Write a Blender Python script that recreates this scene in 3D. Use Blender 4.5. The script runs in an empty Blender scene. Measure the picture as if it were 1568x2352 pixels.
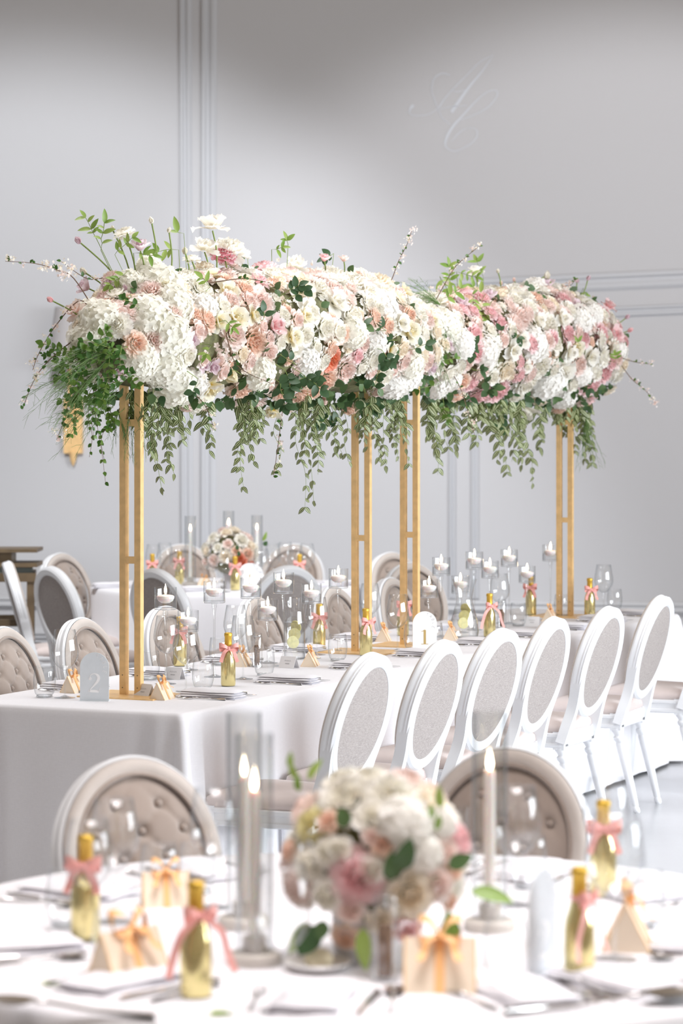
import bpy, math, random
from mathutils import Vector, Matrix, Euler, Quaternion
R = math.radians
rnd = random.Random(7)
SC = bpy.context.scene
COL = SC.collection

# ------------------------------------------------------------------ camera
F = 6200.0      # focal length in pixels of the 1568 x 2352 frame
HY = 968.0      # row of the horizon
EYE = 1.75
TZ = 0.76       # table top
cam_d = bpy.data.cameras.new('camera'); cam = bpy.data.objects.new('camera', cam_d); COL.objects.link(cam)
cam.location = (0, 0, EYE); cam.rotation_euler = (R(90), 0, 0)
cam_d.sensor_fit = 'HORIZONTAL'; cam_d.sensor_width = 24.0
cam_d.lens = F / 1568 * 24.0
cam_d.shift_y = -(1176 - HY) / 1568
cam_d.clip_end = 200
cam_d.dof.use_dof = True; cam_d.dof.focus_distance = 10.2; cam_d.dof.aperture_fstop = 3.6
SC.camera = cam

# ------------------------------------------------------------------ world and light
W = bpy.data.worlds.new('world'); SC.world = W; W.use_nodes = True
W.node_tree.nodes['Background'].inputs[0].default_value = (1.0, 0.81, 0.63, 1)
W.node_tree.nodes['Background'].inputs[1].default_value = 0.31

def area(name, loc, target, sx, sy, power, col, spread=125):
    l = bpy.data.lights.new(name, 'AREA'); l.shape = 'RECTANGLE'; l.size = sx; l.size_y = sy
    l.energy = power; l.color = col
    o = bpy.data.objects.new(name, l); COL.objects.link(o); o.location = loc
    o.rotation_euler = (Vector(target) - Vector(loc)).to_track_quat('-Z', 'Y').to_euler()
    l.spread = R(spread)
    return o
area('window_light', (6.3, 7.8, 2.2), (0, 10.5, 0.9), 7.0, 2.3, 390, (0.88, 0.94, 1.0))
area('side_window_light', (5.5, 3.5, 3.0), (0, 7.5, 0.6), 3.0, 2.2, 3, (0.95, 0.97, 1.0))
area('unseen_overhead_light', (-0.6, 11.2, 5.2), (0.0, 11.0, 0.8), 4.0, 4.0, 92, (0.97, 0.97, 1.0), 92)
area('unseen_overhead_light', (0.3, 4.6, 4.4), (0.0, 5.1, 0.7), 2.4, 2.2, 33, (1.0, 0.96, 0.98), 66)  # unseen lamp added to brighten the foreground table
def spot(name, loc, target, power, angle, blend, col, rad=0.1):
    l = bpy.data.lights.new(name, 'SPOT'); l.energy = power; l.spot_size = R(angle); l.spot_blend = blend
    l.color = col; l.shadow_soft_size = rad
    o = bpy.data.objects.new(name, l); COL.objects.link(o); o.location = loc
    o.rotation_euler = (Vector(target) - Vector(loc)).to_track_quat('-Z', 'Y').to_euler()
    return o
spot('wall_wash_right', (2.0, 13.2, 5.0), (1.9, 18.4, 0.8), 510, 74, 0.42, (0.97, 0.97, 1.0), 0.15)
spot('wall_wash_left', (-2.2, 13.2, 5.0), (-2.4, 18.6, 0.45), 920, 74, 0.45, (0.93, 0.96, 1.0), 0.15)
for i, (x, y, z) in enumerate([(-1.6, 2.5, 4.6), (1.2, 3.2, 4.6), (2.6, 1.5, 4.6), (0.0, 12.0, 4.9)]):  # unseen bulbs added for sparkle in the glassware
    l = bpy.data.lights.new('sparkle_bulb', 'POINT'); l.energy = 5; l.shadow_soft_size = 0.05; l.color = (1, .95, .88)
    o = bpy.data.objects.new('sparkle_bulb', l); COL.objects.link(o); o.location = (x, y, z)

vs = SC.view_settings
vs.view_transform = 'Standard'; vs.look = 'None'; vs.gamma = 1.0; vs.use_curve_mapping = False
vs.exposure = 0.08
SC.cycles.transparent_max_bounces = 40
SC.cycles.max_bounces = 10
SC.cycles.caustics_reflective = False; SC.cycles.caustics_refractive = False
SC.cycles.sample_clamp_indirect = 6.0

# ------------------------------------------------------------------ pixel -> world helpers (frame 1568 x 2352)
def onplane(px, py, z=TZ):
    Y = F * (EYE - z) / (py - HY)
    return Vector(((px - 784) * Y / F, Y, z))
def at(px, py, Y):
    return Vector(((px - 784) * Y / F, Y, EYE - (py - HY) * Y / F))
U = Vector((0.430, 0.903, 0)).normalized()      # long axis of the two banquet tables
V = Vector((U.y, -U.x, 0))                      # across them, to the right
A0 = Vector((-0.757, 9.74, 0))
def TS(s, v, z=TZ):
    p = A0 + U * s + V * v; return Vector((p.x, p.y, z))
UANG = math.atan2(U.y, U.x)

# ------------------------------------------------------------------ materials
def M_new(name):
    m = bpy.data.materials.new(name); m.use_nodes = True
    nt = m.node_tree; b = nt.nodes['Principled BSDF']
    return m, nt, b
def setin(b, k, v):
    if k in b.inputs: b.inputs[k].default_value = v
def principled(name, col, rough=0.5, metal=0.0, noise=0.0, nscale=20, bump=0.0, bscale=200, coat=0, spec=None, sheen=0):
    m, nt, b = M_new(name)
    b.inputs['Base Color'].default_value = (*col, 1); b.inputs['Roughness'].default_value = rough
    b.inputs['Metallic'].default_value = metal
    if coat: setin(b, 'Coat Weight', coat)
    if spec is not None: setin(b, 'Specular IOR Level', spec)
    if sheen: setin(b, 'Sheen Weight', sheen)
    tc = nt.nodes.new('ShaderNodeTexCoord')
    if noise:
        n = nt.nodes.new('ShaderNodeTexNoise'); n.inputs['Scale'].default_value = nscale; n.inputs['Detail'].default_value = 4
        nt.links.new(tc.outputs['Object'], n.inputs['Vector'])
        r = nt.nodes.new('ShaderNodeValToRGB')
        r.color_ramp.elements[0].position = 0.3; r.color_ramp.elements[1].position = 0.7
        r.color_ramp.elements[0].color = (*[c * (1 - noise) for c in col], 1)
        r.color_ramp.elements[1].color = (*[min(1, c * (1 + noise)) for c in col], 1)
        nt.links.new(n.outputs['Fac'], r.inputs['Fac']); nt.links.new(r.outputs['Color'], b.inputs['Base Color'])
    if bump:
        n = nt.nodes.new('ShaderNodeTexNoise'); n.inputs['Scale'].default_value = bscale
        nt.links.new(tc.outputs['Object'], n.inputs['Vector'])
        bp = nt.nodes.new('ShaderNodeBump'); bp.inputs['Strength'].default_value = bump; bp.inputs['Distance'].default_value = 0.002
        nt.links.new(n.outputs['Fac'], bp.inputs['Height']); nt.links.new(bp.outputs['Normal'], b.inputs['Normal'])
    return m
def linen(name, col, amp=0.12, scale=260):
    """woven cloth: two stretched noises give warp and weft"""
    m, nt, b = M_new(name)
    b.inputs['Roughness'].default_value = 0.9; setin(b, 'Specular IOR Level', 0.2); setin(b, 'Sheen Weight', 0.08)
    tc = nt.nodes.new('ShaderNodeTexCoord')
    outs = []
    for sc in ((scale, scale, scale * .12), (scale * .12, scale * .12, scale)):
        mp = nt.nodes.new('ShaderNodeMapping'); mp.inputs['Scale'].default_value = sc
        n = nt.nodes.new('ShaderNodeTexNoise'); n.inputs['Scale'].default_value = 1.0; n.inputs['Detail'].default_value = 2
        nt.links.new(tc.outputs['Object'], mp.inputs['Vector']); nt.links.new(mp.outputs['Vector'], n.inputs['Vector'])
        outs.append(n)
    ad = nt.nodes.new('ShaderNodeMath'); ad.operation = 'ADD'
    nt.links.new(outs[0].outputs['Fac'], ad.inputs[0]); nt.links.new(outs[1].outputs['Fac'], ad.inputs[1])
    hf = nt.nodes.new('ShaderNodeMath'); hf.operation = 'MULTIPLY'; hf.inputs[1].default_value = 0.5
    nt.links.new(ad.outputs[0], hf.inputs[0])
    r = nt.nodes.new('ShaderNodeValToRGB')
    r.color_ramp.elements[0].position = 0.38; r.color_ramp.elements[1].position = 0.62
    r.color_ramp.elements[0].color = (*[c * (1 - amp) for c in col], 1)
    r.color_ramp.elements[1].color = (*[min(1, c * (1 + amp)) for c in col], 1)
    nt.links.new(hf.outputs[0], r.inputs['Fac']); nt.links.new(r.outputs['Color'], b.inputs['Base Color'])
    bp = nt.nodes.new('ShaderNodeBump'); bp.inputs['Strength'].default_value = 0.3; bp.inputs['Distance'].default_value = 0.001
    nt.links.new(hf.outputs[0], bp.inputs['Height']); nt.links.new(bp.outputs['Normal'], b.inputs['Normal'])
    return m
def petal_mat(name, inner, outer, mid=0.55, trans=0.42):
    """petal tissue, tinted from the flower's heart to the petal rims"""
    m = bpy.data.materials.new(name); m.use_nodes = True; nt = m.node_tree; nt.nodes.clear()
    out = nt.nodes.new('ShaderNodeOutputMaterial')
    tc = nt.nodes.new('ShaderNodeTexCoord'); ln = nt.nodes.new('ShaderNodeVectorMath'); ln.operation = 'LENGTH'
    nt.links.new(tc.outputs['Object'], ln.inputs[0])
    ns = nt.nodes.new('ShaderNodeTexNoise'); ns.inputs['Scale'].default_value = 3.0
    nt.links.new(tc.outputs['Object'], ns.inputs['Vector'])
    mx = nt.nodes.new('ShaderNodeMath'); mx.operation = 'MULTIPLY_ADD'; mx.inputs[1].default_value = 0.4; 
    nt.links.new(ns.outputs['Fac'], mx.inputs[0]); nt.links.new(ln.outputs['Value'], mx.inputs[2])
    sb = nt.nodes.new('ShaderNodeMath'); sb.operation = 'SUBTRACT'; sb.inputs[1].default_value = 0.2
    nt.links.new(mx.outputs[0], sb.inputs[0])
    r = nt.nodes.new('ShaderNodeValToRGB'); e = r.color_ramp.elements
    e[0].position = 0.12; e[0].color = (*inner, 1); e[1].position = 0.95; e[1].color = (*outer, 1)
    k = e.new(mid); k.color = (*[(a * .35 + b * .65) for a, b in zip(inner, outer)], 1)
    nt.links.new(sb.outputs[0], r.inputs['Fac'])
    d = nt.nodes.new('ShaderNodeBsdfDiffuse'); t = nt.nodes.new('ShaderNodeBsdfTranslucent'); mix = nt.nodes.new('ShaderNodeMixShader')
    mix.inputs[0].default_value = trans
    nt.links.new(r.outputs['Color'], d.inputs['Color']); nt.links.new(r.outputs['Color'], t.inputs['Color'])
    nt.links.new(d.outputs[0], mix.inputs[1]); nt.links.new(t.outputs[0], mix.inputs[2]); nt.links.new(mix.outputs[0], out.inputs[0])
    return m
def leaf_mat(name, base, vary, stripe=None):
    """leaf: colour varies from leaf to leaf, optional cream stripes running along the blade (uv.x across)"""
    m, nt, b = M_new(name); b.inputs['Roughness'].default_value = 0.42
    oi = nt.nodes.new('ShaderNodeObjectInfo')
    r = nt.nodes.new('ShaderNodeValToRGB'); r.color_ramp.elements[0].color = (*base, 1); r.color_ramp.elements[1].color = (*vary, 1)
    nt.links.new(oi.outputs['Random'], r.inputs['Fac']); src = r.outputs['Color']
    if stripe:
        uv = nt.nodes.new('ShaderNodeUVMap'); sp = nt.nodes.new('ShaderNodeSeparateXYZ'); nt.links.new(uv.outputs[0], sp.inputs[0])
        sr = nt.nodes.new('ShaderNodeValToRGB'); el = sr.color_ramp.elements
        sr.color_ramp.interpolation = 'EASE'
        el[0].position = 0.0; el[0].color = (0, 0, 0, 1); el[1].position = 1.0; el[1].color = (0, 0, 0, 1)
        for p, c in ((.16, 0), (.25, 1), (.36, 1), (.44, 0), (.56, 0), (.64, 1), (.75, 1), (.84, 0)):
            k = el.new(p); k.color = (c, c, c, 1)
        nt.links.new(sp.outputs['X'], sr.inputs['Fac'])
        mx = nt.nodes.new('ShaderNodeMix'); mx.data_type = 'RGBA'
        nt.links.new(sr.outputs['Color'], mx.inputs['Factor']); nt.links.new(src, mx.inputs['A']); mx.inputs['B'].default_value = (*stripe, 1)
        src = mx.outputs['Result']
    nt.links.new(src, b.inputs['Base Color'])
    tr = nt.nodes.new('ShaderNodeBsdfTranslucent'); nt.links.new(src, tr.inputs['Color'])
    ms = nt.nodes.new('ShaderNodeMixShader'); ms.inputs[0].default_value = 0.25
    nt.links.new(b.outputs[0], ms.inputs[1]); nt.links.new(tr.outputs[0], ms.inputs[2])
    nt.links.new(ms.outputs[0], nt.nodes['Material Output'].inputs[0])
    return m
def thin_glass(name, tint=(0.97, 0.98, 0.985), edge=(0.62, 0.65, 0.68), gloss=1.0):
    m = bpy.data.materials.new(name); m.use_nodes = True; nt = m.node_tree; nt.nodes.clear()
    out = nt.nodes.new('ShaderNodeOutputMaterial')
    lw = nt.nodes.new('ShaderNodeLayerWeight'); lw.inputs['Blend'].default_value = 0.5
    pw = nt.nodes.new('ShaderNodeMath'); pw.operation = 'POWER'; pw.inputs[1].default_value = 2.6
    nt.links.new(lw.outputs['Facing'], pw.inputs[0])
    mc = nt.nodes.new('ShaderNodeMix'); mc.data_type = 'RGBA'; mc.inputs['A'].default_value = (*tint, 1); mc.inputs['B'].default_value = (*edge, 1)
    nt.links.new(pw.outputs[0], mc.inputs['Factor'])
    tr = nt.nodes.new('ShaderNodeBsdfTransparent'); nt.links.new(mc.outputs['Result'], tr.inputs['Color'])
    gl = nt.nodes.new('ShaderNodeBsdfGlossy'); gl.inputs['Roughness'].default_value = 0.015; gl.inputs['Color'].default_value = (1, 1, 1, 1)
    p5 = nt.nodes.new('ShaderNodeMath'); p5.operation = 'POWER'; p5.inputs[1].default_value = 4.5
    nt.links.new(lw.outputs['Facing'], p5.inputs[0])
    ml = nt.nodes.new('ShaderNodeMath'); ml.operation = 'MULTIPLY_ADD'; ml.inputs[1].default_value = 0.62 * gloss; ml.inputs[2].default_value = 0.075 * gloss; ml.use_clamp = True
    nt.links.new(p5.outputs[0], ml.inputs[0])
    ms = nt.nodes.new('ShaderNodeMixShader'); nt.links.new(ml.outputs[0], ms.inputs[0])
    nt.links.new(tr.outputs[0], ms.inputs[1]); nt.links.new(gl.outputs[0], ms.inputs[2]); nt.links.new(ms.outputs[0], out.inputs[0])
    return m
def emissive(name, col, strength):
    m = bpy.data.materials.new(name); m.use_nodes = True; nt = m.node_tree; nt.nodes.clear()
    out = nt.nodes.new('ShaderNodeOutputMaterial'); e = nt.nodes.new('ShaderNodeEmission')
    e.inputs[0].default_value = (*col, 1); e.inputs[1].default_value = strength; nt.links.new(e.outputs[0], out.inputs[0]); return m

MT = {}
MT['wall'] = principled('wall_paint', (0.54, 0.54, 0.555), 0.8, bump=0.05, bscale=60)
MT['trim'] = principled('trim_paint', (0.53, 0.54, 0.565), 0.6)
MT['skirt'] = principled('skirting_paint', (0.60, 0.605, 0.62), 0.5)
MT['floor'] = principled('white_floor', (0.54, 0.552, 0.58), 0.24, noise=0.02, nscale=3)
MT['cloth'] = linen('table_linen', (0.87, 0.86, 0.89), 0.02, 500)
MT['napkin'] = linen('napkin_linen', (0.84, 0.83, 0.87), 0.02, 600)
MT['gold'] = principled('gold_paint', (0.90, 0.60, 0.28), 0.42, metal=0.25, noise=0.10, nscale=30, bump=.1, bscale=300)
MT['screw'] = principled('dark_screw', (0.12, 0.08, 0.05), 0.5)
MT['white_wood'] = principled('white_lacquer', (0.80, 0.81, 0.83), 0.32, noise=0.015, nscale=12)
MT['linen_back'] = linen('chair_linen', (0.35, 0.315, 0.30), 0.24, 620)
MT['velvet'] = principled('taupe_velvet', (0.32, 0.255, 0.215), 0.85, noise=0.06, nscale=9, sheen=0.6)
MT['border'] = principled('border_fabric', (0.52, 0.465, 0.425), 0.8, noise=0.05, nscale=14)
MT['seat'] = principled('seat_fabric', (0.60, 0.515, 0.49), 0.85, noise=0.10, nscale=7, sheen=0.4)
MT['glass'] = thin_glass('clear_glass', (0.985, 0.99, 0.99), (0.50, 0.53, 0.56), 1.1)
MT['glass_thick'] = thin_glass('thick_glass', (0.985, 0.99, 0.99), (0.50, 0.53, 0.56), 1.3)
MT['water'] = thin_glass('water_surface', (0.97, 0.975, 0.98), (0.40, 0.43, 0.46), 0.9)
MT['wax'] = principled('candle_wax', (0.97, 0.93, 0.89), 0.4, spec=0.4)
setin(MT['wax'].node_tree.nodes['Principled BSDF'], 'Subsurface Weight', 0.5); setin(MT['wax'].node_tree.nodes['Principled BSDF'], 'Subsurface Scale', 0.02)
MT['wick'] = principled('wick', (0.05, 0.04, 0.03), 0.9)
MT['flame'] = emissive('flame', (1.0, 0.76, 0.48), 26.0)
MT['bottle'] = principled('gold_bottle', (0.80, 0.69, 0.34), 0.16, metal=0.85)
MT['foil'] = principled('gold_foil', (0.78, 0.50, 0.08), 0.34, metal=0.7, bump=0.4, bscale=500)
MT['ribbon'] = principled('coral_ribbon', (0.87, 0.40, 0.36), 0.5, sheen=0.3)
MT['peach_ribbon'] = principled('peach_ribbon', (0.93, 0.52, 0.22), 0.5, sheen=0.3)
MT['box'] = principled('cream_card', (0.90, 0.76, 0.60), 0.6)
MT['card'] = principled('white_card', (0.86, 0.85, 0.86), 0.6)
MT['ink'] = principled('grey_ink', (0.35, 0.34, 0.36), 0.6)
MT['acrylic'] = principled('frosted_acrylic', (0.74, 0.78, 0.82), 0.35, noise=0.03, nscale=30)
MT['letter_white'] = principled('white_letters', (0.97, 0.97, 0.98), 0.5)
MT['letter_gold'] = principled('gold_letters', (0.60, 0.42, 0.16), 0.4, metal=0.4)
MT['letter_grey'] = principled('grey_letters', (0.45, 0.44, 0.44), 0.5)
MT['steel'] = principled('polished_steel', (0.72, 0.70, 0.69), 0.13, metal=1.0)
MT['stone'] = principled('stone_base', (0.60, 0.56, 0.51), 0.6, noise=.06, nscale=30)
MT['pot'] = principled('grey_pot', (0.62, 0.61, 0.63), 0.5)
MT['pepper'] = principled('peppercorns', (0.20, 0.12, 0.08), 0.8, noise=0.5, nscale=160)
MT['porcelain'] = principled('porcelain', (0.86, 0.85, 0.84), 0.2)
MT['butter'] = principled('butter', (0.88, 0.80, 0.58), 0.5)
MT['lemon'] = principled('lemon_slice', (0.80, 0.74, 0.32), 0.4, noise=.12, nscale=60)
MT['wood'] = principled('brown_wood', (0.13, 0.09, 0.05), 0.5, noise=0.2, nscale=14)
MT['dark_pad'] = principled('dark_pad', (0.09, 0.10, 0.09), 0.8)
MT['moss'] = principled('dark_moss', (0.13, 0.13, 0.06), 0.95, noise=0.4, nscale=40, bump=1.0, bscale=60)
MT['stem'] = principled('green_stem', (0.22, 0.30, 0.07), 0.6)
MT['twig'] = principled('brown_twig', (0.17, 0.10, 0.06), 0.7)
MT['yellow'] = principled('yellow_heart', (0.88, 0.66, 0.06), 0.6)
MT['shade_grey'] = principled('sconce_shade', (0.42, 0.40, 0.40), 0.7)
MT['mono'] = principled('painted_monogram_light', (0.64, 0.67, 0.72), 0.8)
MT['leaf_dark'] = leaf_mat('leaf_dark', (0.05, 0.11, 0.045), (0.11, 0.19, 0.07))
MT['leaf_bright'] = leaf_mat('leaf_bright', (0.05, 0.14, 0.02), (0.17, 0.29, 0.05))
MT['leaf_lime'] = leaf_mat('leaf_lime', (0.20, 0.35, 0.06), (0.36, 0.48, 0.12))
MT['leaf_stripe'] = leaf_mat('leaf_stripe', (0.055, 0.095, 0.022), (0.13, 0.17, 0.035), (0.56, 0.60, 0.36))
MT['fern'] = principled('fern_needles', (0.13, 0.23, 0.06), 0.6)
PC = {
 'white':  petal_mat('petal_white', (0.93, 0.89, 0.76), (0.97, 0.955, 0.92)),
 'hyd':    petal_mat('petal_hydrangea', (0.90, 0.88, 0.74), (0.96, 0.945, 0.87)),
 'cream':  petal_mat('petal_cream', (0.95, 0.82, 0.62), (0.97, 0.93, 0.85)),
 'blush':  petal_mat('petal_blush', (0.93, 0.70, 0.62), (0.96, 0.88, 0.84)),
 'pink':   petal_mat('petal_pink', (0.92, 0.52, 0.53), (0.96, 0.79, 0.79)),
 'hot':    petal_mat('petal_hot_pink', (0.86, 0.26, 0.28), (0.92, 0.52, 0.60)),
 'peach':  petal_mat('petal_peach', (0.93, 0.60, 0.44), (0.96, 0.83, 0.73)),
 'coral':  petal_mat('petal_coral', (0.90, 0.26, 0.06), (0.94, 0.52, 0.42)),
 'lilac':  petal_mat('petal_lilac', (0.76, 0.54, 0.60), (0.91, 0.81, 0.85)),
 'yellow': petal_mat('petal_yellow_heart', (0.88, 0.68, 0.10), (0.93, 0.92, 0.86), mid=0.34),
 'butter': petal_mat('petal_butter', (0.84, 0.76, 0.36), (0.92, 0.88, 0.62)),
}

# ------------------------------------------------------------------ mesh builder
class MB:
    def __init__(s): s.v = []; s.f = []; s.uv = None
    def add(s, vs_, fs):
        o = len(s.v); s.v += [tuple(p) for p in vs_]; s.f += [tuple(i + o for i in f) for f in fs]; return s
    def box(s, c, d, rot=None):
        x, y, z = d[0] / 2, d[1] / 2, d[2] / 2
        vs_ = [Vector(p) for p in ((-x, -y, -z), (x, -y, -z), (x, y, -z), (-x, y, -z), (-x, -y, z), (x, -y, z), (x, y, z), (-x, y, z))]
        if rot is not None: vs_ = [rot @ p for p in vs_]
        c = Vector(c)
        return s.add([p + c for p in vs_], [(0, 3, 2, 1), (4, 5, 6, 7), (0, 1, 5, 4), (1, 2, 6, 5), (2, 3, 7, 6), (3, 0, 4, 7)])
    def lathe(s, prof, seg=24, c=(0, 0, 0), sx=1, sy=1, cap0=False, cap1=False):
        vs_ = []; fs = []; n = len(prof)
        for k in range(seg):
            a = 2 * math.pi * k / seg; ca, sa = math.cos(a), math.sin(a)
            for r, z in prof: vs_.append((c[0] + r * ca * sx, c[1] + r * sa * sy, c[2] + z))
        for k in range(seg):
            k2 = (k + 1) % seg
            for j in range(n - 1): fs.append((k * n + j, k2 * n + j, k2 * n + j + 1, k * n + j + 1))
        if cap0: fs.append(tuple(k * n for k in reversed(range(seg))))
        if cap1: fs.append(tuple(k * n + n - 1 for k in range(seg)))
        return s.add(vs_, fs)
    def tube(s, pts, rad, seg=6, closed=False, caps=True):
        pts = [Vector(p) for p in pts]; n = len(pts)
        if not isinstance(rad, (list, tuple)): rad = [rad] * n
        vs_ = []; fs = []; up = Vector((0.13, 0.27, 1)).normalized()
        for i, p in enumerate(pts):
            if closed: t = pts[(i + 1) % n] - pts[i - 1]
            else: t = pts[min(i + 1, n - 1)] - pts[max(i - 1, 0)]
            if t.length < 1e-9: t = Vector((0, 0, 1))
            t.normalize(); a = t.cross(up)
            if a.length < 1e-3: a = t.cross(Vector((1, 0, 0)))
            a.normalize(); b_ = t.cross(a)
            for k in range(seg):
                an = 2 * math.pi * k / seg; vs_.append(p + (a * math.cos(an) + b_ * math.sin(an)) * rad[i])
        m_ = n if closed else n - 1
        for i in range(m_):
            i2 = (i + 1) % n
            for k in range(seg):
                k2 = (k + 1) % seg; fs.append((i * seg + k, i * seg + k2, i2 * seg + k2, i2 * seg + k))
        if caps and not closed:
            fs.append(tuple(range(seg))); fs.append(tuple((n - 1) * seg + k for k in reversed(range(seg))))
        return s.add(vs_, fs)
    def strip(s, pts, widths, side):
        """flat ribbon along pts; side gives the width direction (vector or list)"""
        vs_ = []; fs = []
        for i, p in enumerate(pts):
            p = Vector(p); sd = Vector(side[i] if isinstance(side, list) else side).normalized()
            w = widths[i] if isinstance(widths, (list, tuple)) else widths
            vs_ += [p - sd * w / 2, p + sd * w / 2]
        for i in range(len(pts) - 1): fs.append((2 * i, 2 * i + 1, 2 * i + 3, 2 * i + 2))
        return s.add(vs_, fs)
    def mesh(s, name, mat=None, smooth=40, uv=None):
        me = bpy.data.meshes.new(name); me.from_pydata(s.v, [], s.f); me.validate()
        if mat is not None: me.materials.append(mat)
        if smooth:
            me.polygons.foreach_set('use_smooth', [True] * len(me.polygons))
            if smooth < 180: me.set_sharp_from_angle(angle=R(smooth))
        if s.uv:
            ul = me.uv_layers.new(name='UVMap')
            for l in me.loops: ul.data[l.index].uv = s.uv[l.vertex_index]
        return me

def cat_rom(P, n=8):
    P = [tuple(p) for p in P]; Q = [P[0]] + P + [P[-1]]; out = []
    for i in range(1, len(Q) - 2):
        for k in range(n):
            t = k / n
            out.append(tuple(0.5 * ((2 * b) + (-a + c) * t + (2 * a - 5 * b + 4 * c - d) * t * t + (-a + 3 * b - 3 * c + d) * t ** 3)
                             for a, b, c, d in zip(Q[i - 1], Q[i], Q[i + 1], Q[i + 2])))
    out.append(P[-1]); return out

def obj(name, me, parent=None, loc=(0, 0, 0), rot=(0, 0, 0), scale=None, mat=None):
    o = bpy.data.objects.new(name, me); COL.objects.link(o)
    if parent is not None: o.parent = parent
    if isinstance(rot, Quaternion) : rot = rot.to_euler()
    o.location = loc; o.rotation_euler = rot
    if scale is not None: o.scale = (scale,) * 3 if isinstance(scale, (int, float)) else scale
    if mat is not None:
        o.material_slots[0].link = 'OBJECT'; o.material_slots[0].material = mat
    return o
def tag(o, label, cat, group=None, kind=None):
    if label: o['label'] = label
    if cat: o['category'] = cat
    if group: o['group'] = group
    if kind: o['kind'] = kind
    return o
def thing(name, label, cat, loc=(0, 0, 0), rz=0, group=None, rot=None):
    o = bpy.data.objects.new(name, None); COL.objects.link(o); o.empty_display_size = .05
    o.location = loc; o.rotation_euler = rot if rot else (0, 0, rz)
    return tag(o, label, cat, group)
def struct(name, me, label=None):
    o = obj(name, me); o['kind'] = 'structure'
    o['label'] = label or name.replace('_', ' '); o['category'] = name.split('_')[0]
    return o

# ------------------------------------------------------------------ setting
TH = R(8.0)
WD = Vector((math.cos(TH), -math.sin(TH), 0)); WN = Vector((-math.sin(TH), -math.cos(TH), 0))   # along the wall, out of the wall
WC = Vector((0, 18.5, 0))
WROT = Matrix.Rotation(-TH, 3, 'Z')
def wall_a(px):           # distance along the wall of a picture column
    t = (px - 784) / F
    # point (t*Y, Y) on WC + a*WD
    return WC.y * t / (math.cos(TH) + t * math.sin(TH))
def wall_z(px, py):
    a = wall_a(px); Y = WC.y - a * math.sin(TH); return EYE - (py - HY) * Y / F
def wp(a, z, out=0): p = WC + WD * a + WN * out; return Vector((p.x, p.y, z))

m = MB().box((1, 9, -0.05), (16, 22, 0.1)); struct('floor', m.mesh('floor', MT['floor'], 0), 'glossy white floor')
m = MB().box(wp(1.0, 3.0, -0.1), (15, 0.2, 6.0), WROT); struct('wall_back', m.mesh('wall_back', MT['wall'], 0), 'pale grey panelled back wall')
def wall_strip(mb, a0, z0, a1, z1, w, prof):
    """moulding from (a0,z0) to (a1,z1) on the wall; prof = [(offset across 0..1, depth)]"""
    d = Vector((a1 - a0, z1 - z0)); d.normalize(); n = Vector((-d.y, d.x))
    vs_ = []; k = len(prof)
    for (a, z) in ((a0, z0), (a1, z1)):
        for o, h in prof:
            q = (o - .5) * w; vs_.append(wp(a + n.x * q, z + n.y * q, h))
    fs = [(j, j + 1, k + j + 1, k + j) for j in range(k - 1)] + [tuple(range(k)), tuple(reversed(range(k, 2 * k)))]
    mb.add(vs_, fs)
RID = [(0, 0), (0, .006), (.16, .018), (.34, .018), (.44, .009), (.62, .009), (.72, .022), (.9, .022), (1, .006), (1, 0)]
def trim(n, segs, label, mat='trim'):
    mb = MB()
    for sgm in segs: wall_strip(mb, *sgm, RID)
    struct('trim_%d' % n, mb.mesh('trim', MT[mat], 0), label)
zt = 5.9; zb = wall_z(1300, 1376)
trim(1, [(wall_a(430), zb, wall_a(424), zt, .085)], 'left upright of tall wall panel moulding')
trim(2, [(wall_a(478), zb, wall_a(480), zt, .11)], 'right upright of the wall pilaster moulding')
aR = 6.5
z905, z1568 = wall_z(905, 668), wall_z(1568, 638)
sl = (z1568 - z905) / (wall_a(1568) - wall_a(905))
def zr(px, dy=0): return z905 + (wall_a(px) - wall_a(905)) * sl - dy
trim(3, [(wall_a(497), zr(497), aR, z905 + (aR - wall_a(905)) * sl, .125)], 'broad horizontal rail moulding on back wall')
trim(4, [(wall_a(1040), zr(1040, .21), aR, z905 + (aR - wall_a(905)) * sl - .21, .075),
         (wall_a(1039), zb, wall_a(1039), zr(1040, .21), .05)], 'outer panel frame moulding below the rail')
trim(5, [(wall_a(1091), zb, wall_a(1091), zr(1091, .3), .055)], 'inner upright panel moulding right of centre')
mb = MB()
def band(z0, z1, d): mb.box(wp(1.0, (z0 + z1) / 2, d / 2), (15, d, z1 - z0), WROT)
band(0, .10, .05); band(.10, .125, .035); band(.245, .275, .02); band(.275, .32, .04); band(.455, .47, .02); band(.47, .512, .045); band(.512, .535, .06)
for k in range(-9, 14):
    a = k * .62
    for q in (0, .5): mb.box(wp(a + q, .19, .008), (.03, .016, .11), WROT)
struct('baseboard_back', mb.mesh('baseboard_back', MT['skirt'], 0), 'tall stepped white skirting along back wall')
m = MB().box((-6.6, 9.5, 3), (0.2, 21, 6)); struct('wall_left', m.mesh('wall_left', MT['wall'], 0), 'pale grey left wall outside the view')

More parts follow.
